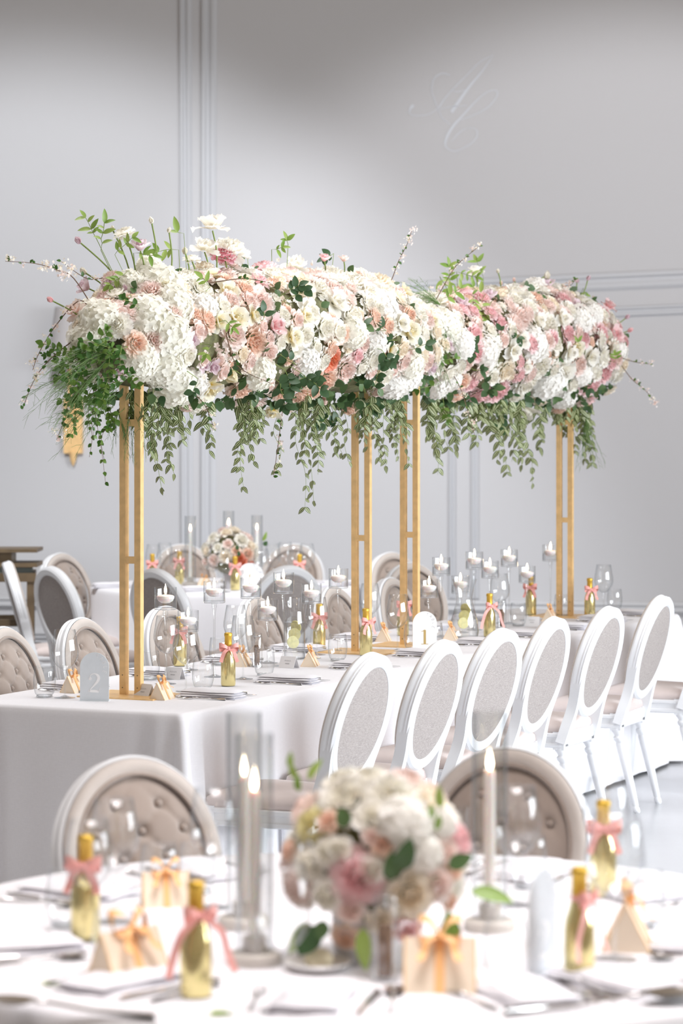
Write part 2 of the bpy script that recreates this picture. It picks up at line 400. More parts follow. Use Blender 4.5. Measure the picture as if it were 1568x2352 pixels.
# projected monogram light, painted as pale ribbons: interlaced script letters A and Y
def stroke(mb, pts, conv, n=10):
    """pts (x, y, width) in source units; conv maps (x,y) -> world"""
    P = cat_rom(pts, n); L = []; Rr = []
    for i, p in enumerate(P):
        a = P[max(i - 1, 0)]; b_ = P[min(i + 1, len(P) - 1)]
        dx, dy = b_[0] - a[0], b_[1] - a[1]; l = math.hypot(dx, dy) or 1
        nx, ny = -dy / l * p[2] / 2, dx / l * p[2] / 2
        L.append(conv(p[0] + nx, p[1] + ny)); Rr.append(conv(p[0] - nx, p[1] - ny))
    vs_ = [q for pr in zip(L, Rr) for q in pr]
    mb.add(vs_, [(2 * i, 2 * i + 1, 2 * i + 3, 2 * i + 2) for i in range(len(P) - 1)])
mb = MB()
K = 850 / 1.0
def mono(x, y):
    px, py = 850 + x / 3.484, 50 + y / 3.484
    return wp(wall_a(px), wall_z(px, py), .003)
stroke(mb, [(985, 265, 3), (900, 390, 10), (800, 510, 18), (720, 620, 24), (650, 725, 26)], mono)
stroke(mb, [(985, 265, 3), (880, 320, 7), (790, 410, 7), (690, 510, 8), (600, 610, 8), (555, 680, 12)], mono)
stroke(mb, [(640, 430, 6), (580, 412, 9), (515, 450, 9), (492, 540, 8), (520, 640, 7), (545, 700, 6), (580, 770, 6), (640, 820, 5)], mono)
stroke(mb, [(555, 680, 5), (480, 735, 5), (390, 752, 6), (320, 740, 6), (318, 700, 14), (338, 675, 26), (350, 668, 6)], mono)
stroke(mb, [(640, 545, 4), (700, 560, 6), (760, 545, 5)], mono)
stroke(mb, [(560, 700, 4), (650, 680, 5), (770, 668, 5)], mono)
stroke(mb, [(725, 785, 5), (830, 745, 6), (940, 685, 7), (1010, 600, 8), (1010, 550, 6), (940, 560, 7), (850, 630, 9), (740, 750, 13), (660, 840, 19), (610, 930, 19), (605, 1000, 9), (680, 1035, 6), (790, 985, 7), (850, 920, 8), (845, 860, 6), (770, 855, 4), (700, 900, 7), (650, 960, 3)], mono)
tag(obj('monogram', mb.mesh('monogram', MT['mono'], 0)), 'pale script letter monogram, painted projection on upper back wall', 'monogram')

# ------------------------------------------------------------------ table linen
def cloth_mesh(outline, corners, seed, ztop=TZ, drop=0.745, flare=0.05, wave=0.010, nwave=30, closed_ends=None):
    """outline: closed list of (x,y,nx,ny,cornerness) points; drapes from the top edge down to the floor"""
    r_ = random.Random(seed); ph = [r_.uniform(0, 6.28) for _ in range(6)]
    n = len(outline); L = [0]
    for i in range(n):
        a, b_ = outline[i], outline[(i + 1) % n]; L.append(L[-1] + math.hypot(b_[0] - a[0], b_[1] - a[1]))
    T = L[-1]; dz = [0, .004, .012, .03, .08, .16, .26, .38, .5, .62, drop]
    rr = [-.016, -.004, .001, .004, .006, .008, .010, .012, .014, .016, .018]
    mb = MB(); vs_ = []; m_ = len(dz)
    for i, (x, y, nx, ny, cr) in enumerate(outline):
        q = L[i] / T * 2 * math.pi
        w = (math.sin(q * nwave + ph[0]) * .5 + math.sin(q * (nwave * .61) + ph[1]) * .6 + math.sin(q * (nwave * 1.7) + ph[2]) * .3)
        for j in range(m_):
            d = dz[j] / drop
            off = rr[j] + wave * w * d ** .8 * (0.4 + 0.6 * abs(math.sin(q * 3 + ph[3]))) * 1.4
            off += flare * cr * d ** .75
            vs_.append((x + nx * off, y + ny * off, ztop - dz[j]))
    fs = []
    for i in range(n):
        i2 = (i + 1) % n
        for j in range(m_ - 1): fs.append((i * m_ + j, i * m_ + j + 1, i2 * m_ + j + 1, i2 * m_ + j))
    mb.add(vs_, fs)
    mb.f.append(tuple(i * m_ for i in range(n)))
    return mb
def rect_outline(s0, s1, hv, rad=.035, step=.02, cr0=1.0, cr1=1.0):
    O = []
    def side(p, q, nrm):
        l = (Vector(q) - Vector(p)).length; k = max(2, int(l / step))
        for i in range(k):
            t = i / k; O.append((p[0] + (q[0] - p[0]) * t, p[1] + (q[1] - p[1]) * t, nrm[0], nrm[1], 0))
    def corner(c, a0, cw):
        for i in range(14):
            a = a0 + math.pi / 2 * i / 14; O.append((c[0] + rad * math.cos(a), c[1] + rad * math.sin(a), math.cos(a), math.sin(a), cw * math.sin(math.pi * (i + .5) / 14) ** 2))
    # local frame: x along U (s), y along -V
    side((s0 + rad, -hv), (s1 - rad, -hv), (0, -1)); corner((s1 - rad, -hv + rad), -math.pi / 2, cr1)
    side((s1, -hv + rad), (s1, hv - rad), (1, 0)); corner((s1 - rad, hv - rad), 0, cr1)
    side((s1 - rad, hv), (s0 + rad, hv), (0, 1)); corner((s0 + rad, hv - rad), math.pi / 2, cr0)
    side((s0, hv - rad), (s0, -hv + rad), (-1, 0)); corner((s0 + rad, -hv + rad), math.pi, cr0)
    return O
def banquet(name_label, s0, s1, seed, cr0, cr1):
    O = rect_outline(s0, s1, .462, cr0=cr0, cr1=cr1)
    # folds next to the free corners
    O2 = []
    for (x, y, nx, ny, cr) in O:
        for (cx, w) in ((s0, cr0), (s1, cr1)):
            if w > .3:
                d = math.hypot(x - cx, abs(y) - .462)
                cr += .38 * math.exp(-((d - .10) / .022) ** 2) - .25 * math.exp(-((d - .165) / .03) ** 2)
        O2.append((x, y, nx, ny, cr))
    me = cloth_mesh(O2, 4, seed, flare=.13, wave=.007, nwave=19).mesh('tablecloth', MT['cloth'], 50)
    o = obj('tablecloth', me, None, (A0.x, A0.y, 0), (0, 0, UANG))
    tag(o, name_label, 'tablecloth'); return o
banquet('long white tablecloth on the nearer banquet table with sign 2', -.45, 2.205, 3, 1.0, .02)
banquet('white tablecloth on the further banquet table with sign 1', 2.265, 4.85, 5, .02, 1.0)
def round_cloth(c, rad, label, seed, nw=9, wave=.03):
    n = 220; O = [(math.cos(2 * math.pi * i / n) * rad, math.sin(2 * math.pi * i / n) * rad, math.cos(2 * math.pi * i / n), math.sin(2 * math.pi * i / n), 0) for i in range(n)]
    me = cloth_mesh(O, 0, seed, wave=wave, nwave=nw).mesh('tablecloth', MT['cloth'], 50)
    return tag(obj('tablecloth', me, None, (c[0], c[1], 0)), label, 'tablecloth')
NC = Vector((0.05, 5.30, TZ)); NR = 0.93
FC = Vector((-0.70, 16.3, TZ)); FR = 0.81
round_cloth(NC, NR, 'white tablecloth on the blurred round table in the foreground', 8)
round_cloth(FC, FR, 'white tablecloth on the round table far behind, near back wall', 9, 14, .025)

# ------------------------------------------------------------------ chairs
BP = Vector((0, -.195, .44)); BROT = Matrix.Rotation(R(15.5), 3, 'X')
def bk(x, y, z):         # point in the back's upright frame -> leaning back
    return BP + BROT @ (Vector((x, y, z)) - BP)
OC = (0, -.205, .742); HW, HH = .218, .243
def chair_meshes():
    D = {}
    mb = MB(); seg = 56
    prof = [(0, .018), (.006, .026), (.012, .022), (.018, .028), (.036, .028), (.044, .018), (.044, -.02), (.036, -.026), (.01, -.026), (.004, -.02), (0, -.016), (.003, -.010), (0, -.005), (.003, .002), (0, .008)]
    k = len(prof); vs_ = []; fs = []
    for i in range(seg):
        a = 2 * math.pi * i / seg
        for o_, y in prof: vs_.append(bk((HW - o_) * math.cos(a), OC[1] + y, OC[2] + (HH - o_) * math.sin(a)))
    for i in range(seg):
        i2 = (i + 1) % seg
        for j in range(k): fs.append((i * k + j, i * k + (j + 1) % k, i2 * k + (j + 1) % k, i2 * k + j))
    mb.add(vs_, fs); D['back_frame'] = mb.mesh('back_frame', MT['white_wood'], 35)
    for sd in (-1, 1):
        mb = MB(); P = cat_rom([(.186, .40, .05), (.178, .46, .044), (.166, .53, .034), (.170, .585, .03), (.190, .65, .026), (.200, .70, .016)], 4)
        vs_ = []; 
        for (x, z, w) in P:
            for dx, dy in ((-.5, -.022), (.5, -.022), (.5, .02), (-.5, .02)): vs_.append(bk(sd * (x + dx * w), OC[1] + dy, z))
        fs = []
        for i in range(len(P) - 1):
            for j in range(4): fs.append((i * 4 + j, i * 4 + (j + 1) % 4, (i + 1) * 4 + (j + 1) % 4, (i + 1) * 4 + j))
        fs += [(0, 1, 2, 3), tuple(range(len(vs_) - 4, len(vs_)))]
        D['back_post%d' % sd] = MB().add(vs_, fs).mesh('back_post', MT['white_wood'], 40)
    # rear panel
    def dome(hw, hh, y0, y1, rings=10, seg=48, fn=None):
        vs_ = [bk(0, y1 + (fn(0, 0) if fn else 0), OC[2])]; fs = []
        for r in range(1, rings + 1):
            q = r / rings
            for i in range(seg):
                a = 2 * math.pi * i / seg; x, z = hw * q * math.cos(a), hh * q * math.sin(a)
                y = y0 + (y1 - y0) * (1 - q ** 3) ** .8
                if fn: y += fn(x, z) * (1 - q ** 6)
                vs_.append(bk(x, y, OC[2] + z))
        for i in range(seg): fs.append((0, 1 + i, 1 + (i + 1) % seg))
        for r in range(rings - 1):
            for i in range(seg):
                i2 = (i + 1) % seg; a, b_ = 1 + r * seg, 1 + (r + 1) * seg
                fs.append((a + i, b_ + i, b_ + i2, a + i2))
        return MB().add(vs_, fs)
    D['back_panel'] = dome(HW - .041, HH - .041, OC[1] - .018, OC[1] - .024).mesh('back_panel', MT['linen_back'], 60)
    B = [(i * .058, j * .062) for i in range(-4, 5) for j in range(-4, 5) if (i + j) % 2 == 1 and (i * .058 / .165) ** 2 + (j * .062 / .185) ** 2 < .82]
    def tuft(x, z):
        h = 0
        for bx, bz in B: h -= .020 * math.exp(-((x - bx) ** 2 + (z - bz) ** 2) / .014 ** 2)
        for sg in (1, -1):
            t = (x / .058 + sg * z / .062 - 1) / 2; d = abs(t - round(t)) * 2 * .042
            h -= .007 * math.exp(-d / .006)
        return h
    D['cushion'] = dome(HW - .046, HH - .046, OC[1] + .016, OC[1] + .046, 26, 72, tuft).mesh('cushion', MT['velvet'], 80)
    D['buttons'] = [bk(bx, OC[1] + .020 + .018 * (1 - ((bx / .17) ** 2 + (bz / .19) ** 2)), OC[2] + bz) for bx, bz in B]
    D['button'] = MB().lathe([(.0095, -.004), (.009, .001), (.005, .0045), (.0005, .0055)], 12, cap0=True).mesh('button', MT['velvet'], 80)
    mb = MB(); vs_ = []; n_ = 56; pr_ = [(.009, .0275), (.016, .036), (.034, .036), (.050, .026)]
    for i in range(n_):
        a = 2 * math.pi * i / n_
        for o_, y in pr_: vs_.append(bk((HW - o_) * math.cos(a), OC[1] + y, OC[2] + (HH - o_) * math.sin(a)))
    mb.add(vs_, [(i * 4 + j, i * 4 + j + 1, ((i + 1) % n_) * 4 + j + 1, ((i + 1) % n_) * 4 + j) for i in range(n_) for j in range(3)])
    D['border'] = mb.mesh('fabric_border', MT['border'], 80)
    D['piping'] = MB().tube([bk((HW - .046) * math.cos(2 * math.pi * i / 56), OC[1] + .030, OC[2] + (HH - .046) * math.sin(2 * math.pi * i / 56)) for i in range(56)], .0055, 6, closed=True).mesh('piping', MT['velvet'], 80)
    # seat
    def seatloop(g, rad=.05):
        c = [(-.192 - g, -.205 - g), (.192 + g, -.205 - g), (.225 + g, .205 + g), (-.225 - g, .205 + g)]; out = []
        for i, p in enumerate(c):
            rr_ = .02 if i < 2 else rad
            q0, q1 = Vector(c[i - 1]), Vector(c[(i + 1) % 4]); p = Vector(p)
            a = p + (q0 - p).normalized() * rr_; b_ = p + (q1 - p).normalized() * rr_
            for t in (0, .25, .5, .75, 1): out.append(a * (1 - t) ** 2 + p * 2 * t * (1 - t) + b_ * t * t)
        return out
    def loft(levels, cap=True):
        vs_ = []; fs = []
        for g, z in levels: vs_ += [(p.x, p.y, z) for p in seatloop(g)]
        n = 20
        for j in range(len(levels) - 1):
            for i in range(n): fs.append((j * n + i, j * n + (i + 1) % n, (j + 1) * n + (i + 1) % n, (j + 1) * n + i))
        if cap: fs += [tuple(reversed(range(n))), tuple(range((len(levels) - 1) * n, len(levels) * n))]
        return MB().add(vs_, fs)
    D['seat_rail'] = loft([(-.004, .375), (.002, .38), (.002, .392), (-.003, .396), (-.003, .418), (.003, .422), (.003, .434), (-.004, .438)]).mesh('seat_rail', MT['white_wood'], 35)
    D['seat_cushion'] = loft([(-.008, .436), (-.002, .448), (-.006, .468), (-.03, .485), (-.09, .495), (-.15, .498)]).mesh('seat_cushion', MT['seat'], 70)
    lp = [(.011, 0), (.014, .006), (.014, .02), (.011, .03), (.013, .034), (.018, .2), (.0205, .30), (.017, .312), (.023, .322), (.023, .334), (.016, .342), (.019, .352), (.0235, .362), (.0235, .376)]
    for nm, (fx, fy), (tx, ty) in (('f', (.19, .20), (.196, .178)), ('r', (.165, -.275), (.168, -.182))):
        for sd in (-1, 1):
            mb = MB().lathe([(r_q * 1.2, z_q) for r_q, z_q in lp], 16, cap0=True)
            mb.v = [(sd * (fx + (tx - fx) * min(1, z / .38)) + x, fy + (ty - fy) * min(1, z / .38) + y, z) for x, y, z in mb.v]
            mb.box((sd * tx, ty, .405), (.052, .05, .075))
            D['leg' + nm + str(sd)] = mb.mesh('leg', MT['white_wood'], 40)
    return D
CH = chair_meshes()
def chair(label, x, y, facing, group=None, tufts=True):
    """facing: world angle (rad) the sitter looks to; x,y = seat centre"""
    t = thing('dining_chair', label, 'chair', (x, y, 0), facing - math.pi / 2, group)
    bf = obj('back_frame', CH['back_frame'], t)
    obj('back_post', CH['back_post1'], t); obj('back_post', CH['back_post-1'], t)
    obj('back_panel', CH['back_panel'], t)
    cu = obj('cushion', CH['cushion'], t); obj('piping', CH['piping'], cu); obj('fabric_border', CH['border'], t)
    if tufts:
        for p in CH['buttons']: obj('button', CH['button'], cu, p, (R(-81), 0, 0))
    obj('seat_rail', CH['seat_rail'], t); obj('seat_cushion', CH['seat_cushion'], t)
    for k in ('legf1', 'legf-1', 'legr1', 'legr-1'): obj('leg', CH[k], t)
    return t
def ang(v): return math.atan2(v.y, v.x)
ordn = ['nearest', 'second', 'third', 'fourth', 'fifth', 'sixth', 'seventh']
# right-hand row: tops of the backs read from the photo
for i, (px, py) in enumerate([(858, 1497), (1022, 1468), (1160, 1441), (1275, 1415), (1402, 1391), (1520, 1366)]):
    p = onplane(px, py, .968); p = p - V * .345
    chair('white oval-back chair with linen panel, %s in the right-hand row' % ordn[i] if i else
          'white oval-back chair with linen panel, nearest in the row, behind the foreground bouquet',
          p.x, p.y, ang(-V) + R([0, 1, -2, 1, 0, 2][i]), 'linen-backed chairs along the right side', tufts=False)
p = TS(3.88, .66); chair('white oval-back chair cut off by the right edge of the picture, last of the row', p.x, p.y, ang(-V), 'linen-backed chairs along the right side', tufts=False)
# left-hand row: tufted fronts face us
for i, (px, py, lab) in enumerate([(10, 1437, 'tufted taupe oval chair cut by the left picture edge, beside table 2'),
                                   (185, 1417, 'tufted taupe oval chair behind the number 2 sign'),
                                   (374, 1391, 'tufted taupe oval chair behind the nearest gold stand and its candles'),
                                   (588, 1368, 'tufted taupe oval chair behind the wine glasses and carafe mid-table'),
                                   (762, 1344, 'tufted taupe oval chair just left of the second gold stand'),
                                   (893, 1325, 'tufted taupe oval chair seen between the second and third gold stands')]):
    p = onplane(px, py, .968); p = p + V * .33
    chair(lab, p.x, p.y, ang(V) + R([3, 0, -3, 2, 0, -2, 3][i]), 'tufted chairs along the left side of the long tables')
# foreground chairs
for px, py, lab, rot in ((335, 1731, 'large blurred tufted chair behind the left wine glasses of the round table', 8), (1140, 1712, 'large blurred tufted chair behind the right candle tube of the round table', -6)):
    p = onplane(px, py, .968); d = Vector((NC.x - p.x, NC.y - p.y, 0)).normalized(); p = p + d * .335
    chair(lab, p.x, p.y, ang(d) + R(rot))
# far round table and beyond
def farchair(px, Y, fac, lab, tufts=False, dz=0):
    x = (px - 784) * Y / F + math.cos(fac) * .3; chair(lab, x, Y + math.sin(fac) * .3, fac, None, tufts)
farchair(366, 14.45, R(48), 'grey-backed oval chair behind the nearest gold stand, at the far round table')
farchair(656, 14.75, R(118), 'grey-backed oval chair behind the floating candles, at the far round table')
farchair(131, 14.66, R(36), 'grey-backed white chair standing alone at far left')
farchair(147, 16.1, R(-35), 'mauve tufted chair behind the grey-backed white chair at far left', True)
farchair(34, 15.2, R(11), 'white chair seen from its side at the far left edge')
farchair(420, 17.25, R(-75), 'blurred taupe chair behind the far table, left of its flowers')
farchair(672, 17.3, R(-105), 'blurred taupe chair behind the far table, right of its flowers')
farchair(905, 16.2, R(-50), 'white-framed tufted chair seen through the third gold stand', True)
farchair(948, 15.0, R(-55), 'mauve tufted chair just right of the third gold stand', True)

# stacked wooden seats at far left
def wooden_seat(lab, x, y, z, rz, s=1.0):
    t = thing('wooden_seat', lab, 'stool', (x, y, z), rz, 'stacked wooden seats at the far left')
    obj('seat_frame', MB().box((0, 0, .40), (.48, .42, .05)).mesh('seat_frame', MT['wood'], 0), t)
    obj('pad', MB().box((0, 0, .44), (.44, .38, .035)).mesh('pad', MT['dark_pad'], 0), t)
    for sx in (-1, 1):
        for sy in (-1, 1): obj('leg', MB().box((sx * .21, sy * .18, .19), (.04, .04, .38)).mesh('leg', MT['wood'], 0), t)
    for sy in (-1, 1): obj('rail', MB().box((0, sy * .18, .14), (.40, .025, .04)).mesh('rail', MT['wood'], 0), t)
    return t
def cab(z, w, d, h, px): pass
sx0 = (-22 - 784) * 15.2 / F
wooden_seat('brown wooden seat with dark pad, lower one of the stack at far left', sx0, 15.6, 0, 0)
wooden_seat('brown wooden seat with dark pad, upper one of the stack at far left', sx0 - .03, 15.6, .459, .1)
t = thing('serving_board', 'brown slatted wooden tray on top of the stack at far left', 'tray', (sx0 + .02, 15.55, .918))
obj('slat', MB().box((0, 0, .012), (.44, .3, .024)).mesh('slat', MT['wood'], 0), t)
obj('block', MB().box((-.06, 0, .054), (.26, .22, .06)).mesh('block', MT['wood'], 0), t)
obj('slat', MB().box((.02, 0, .094), (.40, .32, .02)).mesh('slat', MT['wood'], 0), t)

# wall sconce behind the flowers
t = thing('wall_sconce', 'grey-shaded wall sconce with gold backplate behind the left end of the flowers', 'wall lamp', wp(wall_a(170), wall_z(170, 985)), -TH)
obj('backplate', MB().box((0, -.02, .02), (.13, .04, .38)).mesh('backplate', MT['gold'], 0), t)
obj('arm', MB().tube([(0, -.03, .05), (0, -.11, .1), (0, -.13, .25), (0, -.13, .42)], .015, 8).mesh('arm', MT['gold']), t)
obj('finial', MB().lathe([(.002, -.26), (.02, -.22), (.03, -.16)], 12, (0, -.03, 0), cap1=True).mesh('finial', MT['gold']), t)
obj('lamp_shade', MB().lathe([(.16, .42), (.10, .84)], 24, (0, -.13, 0)).mesh('lamp_shade', MT['shade_grey']), t)

# ------------------------------------------------------------------ gold flower stands
def gold_leg_mesh():
    mb = MB(); w, b_ = .086, .025; H = 1.16
    for sx in (-1, 1): mb.box((0, sx * (w - b_) / 2, .005 + H / 2), (b_, b_, H))
    return mb
def gold_stand(lab, pa, pb, pd=(.25, .31)):
    d = (pb - pa); L = d.length; a = math.atan2(d.y, d.x)
    t = thing('flower_stand', lab, 'stand', (pa.x, pa.y, TZ), a)
    for k, x in enumerate((0, L)):
        obj('base_plate', MB().box((x + (.0 if k == 0 else 0), 0, .0025), (*pd, .005)).mesh('base_plate', MT['gold'], 0), t)
        for sy in (-1, 1):
            post = obj('post', MB().box((x, sy * .0305, .005 + .58), (.025, .025, 1.16)).mesh('post', MT['gold'], 0), t)
            for zz in (.03, .075): obj('screw', MB().lathe([(.0022, 0), (.0018, .0012)], 8, cap1=True).mesh('screw', MT['screw']), post, (x - .0125, sy * .0305, zz), (0, R(-90), 0))
        for zz in (.49, .985): obj('crossbar', MB().box((x, 0, zz), (.0248, .037, .025)).mesh('crossbar', MT['gold'], 0), t)
    for sy in (-1, 1): obj('top_rail', MB().box((L / 2, sy * .0305, 1.178), (L + .025, .025, .025)).mesh('top_rail', MT['gold'], 0), t)
    return t, L, a
A_ = at(302, 1598, 9.74); B_ = at(830, 1498, 11.58); C_ = at(941, 1483, 11.92); D_ = at(1297, 1416, 13.70)
for q in (A_, B_, C_, D_): q.z = TZ
gold_stand('tall gold two-post stand on table 2 carrying the nearer flower cloud', A_, B_)
gold_stand('tall gold two-post stand on table 1 carrying the further flower cloud', C_, D_)

# ------------------------------------------------------------------ glassware and tableware (meshes shared by all copies)
G = {}
G['wg_bowl'] = MB().lathe([(.004, .098), (.014, .102), (.030, .116), (.044, .136), (.0495, .156), (.049, .175), (.044, .205), (.0375, .245), (.0365, .2452)], 32).mesh('bowl', MT['glass'], 180)
G['wg_stem'] = MB().lathe([(.0045, .004), (.0034, .012), (.003, .05), (.0035, .085), (.006, .098)], 12).mesh('stem', MT['glass_thick'], 180)
G['wg_foot'] = MB().lathe([(.038, .0004), (.038, .0015), (.02, .004), (.0045, .009)], 32, cap0=True).mesh('foot', MT['glass'], 60)
G['tumbler'] = MB().lathe([(.001, .006), (.025, .004), (.034, .016), (.0395, .04), (.0405, .06), (.038, .09), (.035, .112), (.034, .1125)], 32).mesh('tumbler', MT['glass'], 180)
G['tumbler_base'] = MB().lathe([(.026, .0003), (.03, .004), (.027, .011), (.001, .012)], 32, cap0=True).mesh('base', MT['glass_thick'], 60)
G['tall_tumbler'] = MB().lathe([(.026, .0004), (.027, .01), (.032, .15), (.031, .1505)], 28, cap0=True).mesh('tumbler', MT['glass'], 60)
G['b_body'] = MB().lathe([(.020, .0002), (.026, .003), (.0275, .01), (.0275, .088), (.025, .108), (.018, .128), (.0135, .148), (.0128, .158)], 28, cap0=True).mesh('body', MT['bottle'], 50)
G['b_foil'] = MB().lathe([(.0142, .150), (.0142, .156), (.0136, .185), (.0152, .187), (.0152, .197), (.0125, .2), (.001, .2015)], 24, cap0=True).mesh('foil_cap', MT['foil'], 50)
def bow_mesh(r, loop, tail, w, mat, nm='ribbon', knot=True, up=0.3):
    mb = MB()
    for k in range(24):
        pass
    if r > 0:
        vs_ = []; n = 24
        for k in range(n):
            a = 2 * math.pi * k / n; vs_ += [(r * math.cos(a), r * math.sin(a), -w / 2), (r * 1.06 * math.cos(a), r * 1.06 * math.sin(a), 0), (r * math.cos(a), r * math.sin(a), w / 2)]
        fs = []
        for k in range(n):
            k2 = (k + 1) % n; fs += [(k * 3, k2 * 3, k2 * 3 + 1, k * 3 + 1), (k * 3 + 1, k2 * 3 + 1, k2 * 3 + 2, k * 3 + 2)]
        mb.add(vs_, fs)
    y0 = -r * 1.1 - .002
    for sd in (-1, 1):
        P = cat_rom([(0, y0, 0), (sd * loop * .5, y0 - .010, loop * up), (sd * loop, y0 - .004, loop * up * 1.2), (sd * loop * .9, y0 + .006, -.002), (sd * loop * .45, y0 + .004, -.004), (0, y0, 0)], 5)
        mb.strip(P, [w * (.55 + .55 * math.sin(math.pi * i / (len(P) - 1))) for i in range(len(P))], (0, .25, 1))
        Q = cat_rom([(0, y0, 0), (sd * tail * .35, y0 - .008, -tail * .25), (sd * tail * .5, y0 - .004, -tail * .65), (sd * tail * .62, y0 - .01, -tail)], 5)
        mb.strip(Q, w * .8, (1, .2 * sd, .35 * sd))
    mb.lathe([(.001, -w * .45), (w * .42, -w * .2), (w * .42, w * .2), (.001, w * .45)], 8, (0, y0, 0))
    return mb.mesh(nm, mat, 180)
G['bow'] = bow_mesh(.0145, .036, .05, .017, MT['ribbon'])
G['bow_long'] = bow_mesh(.0145, .030, .10, .017, MT['ribbon'])
G['pbow'] = bow_mesh(0, .030, .045, .015, MT['peach_ribbon'], up=.6)
# favour box: triangular prism of card, one open gable towards -y
def prism(w, h, l):
    mb = MB(); th = .0015
    for (y0, y1, s_) in ((-l / 2, l / 2, 1),):
        vs_ = [(-w / 2, y0, 0), (w / 2, y0, 0), (0, y0, h), (-w / 2, y1, 0), (w / 2, y1, 0), (0, y1, h)]
        mb.add(vs_, [(0, 2, 1), (3, 4, 5), (0, 1, 4, 3), (1, 2, 5, 4), (2, 0, 3, 5)])
    return mb
G['favor'] = prism(.062, .062, .085).mesh('box_body', MT['box'], 0)
e = MB(); w_, h_, l_ = .062, .062, .085
for y in (-l_ / 2, l_ / 2): e.tube([(-w_ / 2, y, .0012), (0, y, h_), (w_ / 2, y, .0012)], .0011, 4)
G['favor_edge'] = e.mesh('edge_trim', MT['gold'], 0)
def band_(w, h, y):
    mb = MB(); e_ = .0012
    mb.strip([(-w / 2 - e_, y, .001), (0, y, h + e_ * 1.5), (w / 2 + e_, y, .001)], .012, (0, 1, 0)); return mb
G['favor_band'] = band_(.062, .062, 0).mesh('ribbon_band', MT['peach_ribbon'], 0)
G['favor_big'] = prism(.075, .085, .125).mesh('box_body', MT['box'], 0)
# place card (tent)
mb = MB(); W2, H2, T2 = .075, .05, .0008
for sd in (-1, 1):
    rot = Matrix.Rotation(R(24) * sd, 3, 'X'); mb.box((0, sd * math.sin(R(24)) * H2 / 2, H2 / 2 * math.cos(R(24)) + .0005), (W2, T2, H2), rot)
G['card'] = mb.mesh('card', MT['card'], 0)
mb = MB()
def conv_card(x, y):
    c = Vector((0, -math.sin(R(24)) * H2 / 2, H2 / 2 * math.cos(R(24)) + .0005)); return c + Matrix.Rotation(-R(24), 3, 'X') @ Vector((x, -.0009, y))
for (x0, x1, y) in ((-.015, .016, .006), (-.008, .012, -.006)):
    stroke(mb, [(x0 + (x1 - x0) * k / 8, y + (.0028 if k % 2 else -.0028), .0009) for k in range(9)], conv_card, 4)
G['card_ink'] = mb.mesh('handwriting', MT['ink'], 0)
# cutlery lying along +x, origin at middle
def spoon():
    mb = MB(); rings = 6; seg = 16; vs_ = []; fs = []
    for r in range(rings + 1):
        q = r / rings
        for k in range(seg):
            a = 2 * math.pi * k / seg; vs_.append((.075 + .030 * q * math.cos(a), .019 * q * math.sin(a) * (1 + .12 * math.cos(a)), .004 + .007 * q ** 2 if True else 0))
    for r in range(rings):
        for k in range(seg): fs.append((r * seg + k, (r + 1) * seg + k, (r + 1) * seg + (k + 1) % seg, r * seg + (k + 1) % seg))
    mb.add(vs_, fs)
    mb.tube([(.047, 0, .010), (.03, 0, .010), (-.02, 0, .005), (-.09, 0, .0045)], [.0025, .002, .0022, .0042], 6)
    return mb.mesh('spoon', MT['steel'], 180)
def fork():
    mb = MB(); mb.tube([(.03, 0, .008), (0, 0, .006), (-.03, 0, .005), (-.095, 0, .0045)], [.0025, .0022, .0025, .0045], 6)
    P = [(.03, .009), (.045, .0055), (.06, .005), (.082, .011)]
    mb.strip([(.028, 0, .008), (.036, 0, .0065), (.048, 0, .005)], [.006, .018, .023], (0, 1, 0))
    for k in range(4):
        y = (k - 1.5) * .0062; mb.tube([(.047, y, .005), (.062, y, .0045), (.078, y, .007), (.092, y, .012)], [.0018, .0016, .0014, .0006], 4)
    return mb.mesh('fork', MT['steel'], 180)
def knife():
    mb = MB(); mb.tube([(-.11, 0, .005), (-.09, 0, .005), (-.02, 0, .005)], [.0035, .0055, .004], 8)
    mb.add([(-.02, -.007, .004), (.07, -.009, .004), (.105, .004, .004), (.10, .006, .004), (-.02, .006, .004), (-.02, -.007, .0055), (.07, -.009, .0046), (.105, .004, .0046), (.10, .006, .0055), (-.02, .006, .006)],
           [(0, 4, 3, 2, 1), (5, 6, 7, 8, 9), (0, 1, 6, 5), (1, 2, 7, 6), (2, 3, 8, 7), (3, 4, 9, 8), (4, 0, 5, 9)])
    return mb.mesh('knife', MT['steel'], 30)
G['spoon'], G['fork'], G['knife'] = spoon(), fork(), knife()
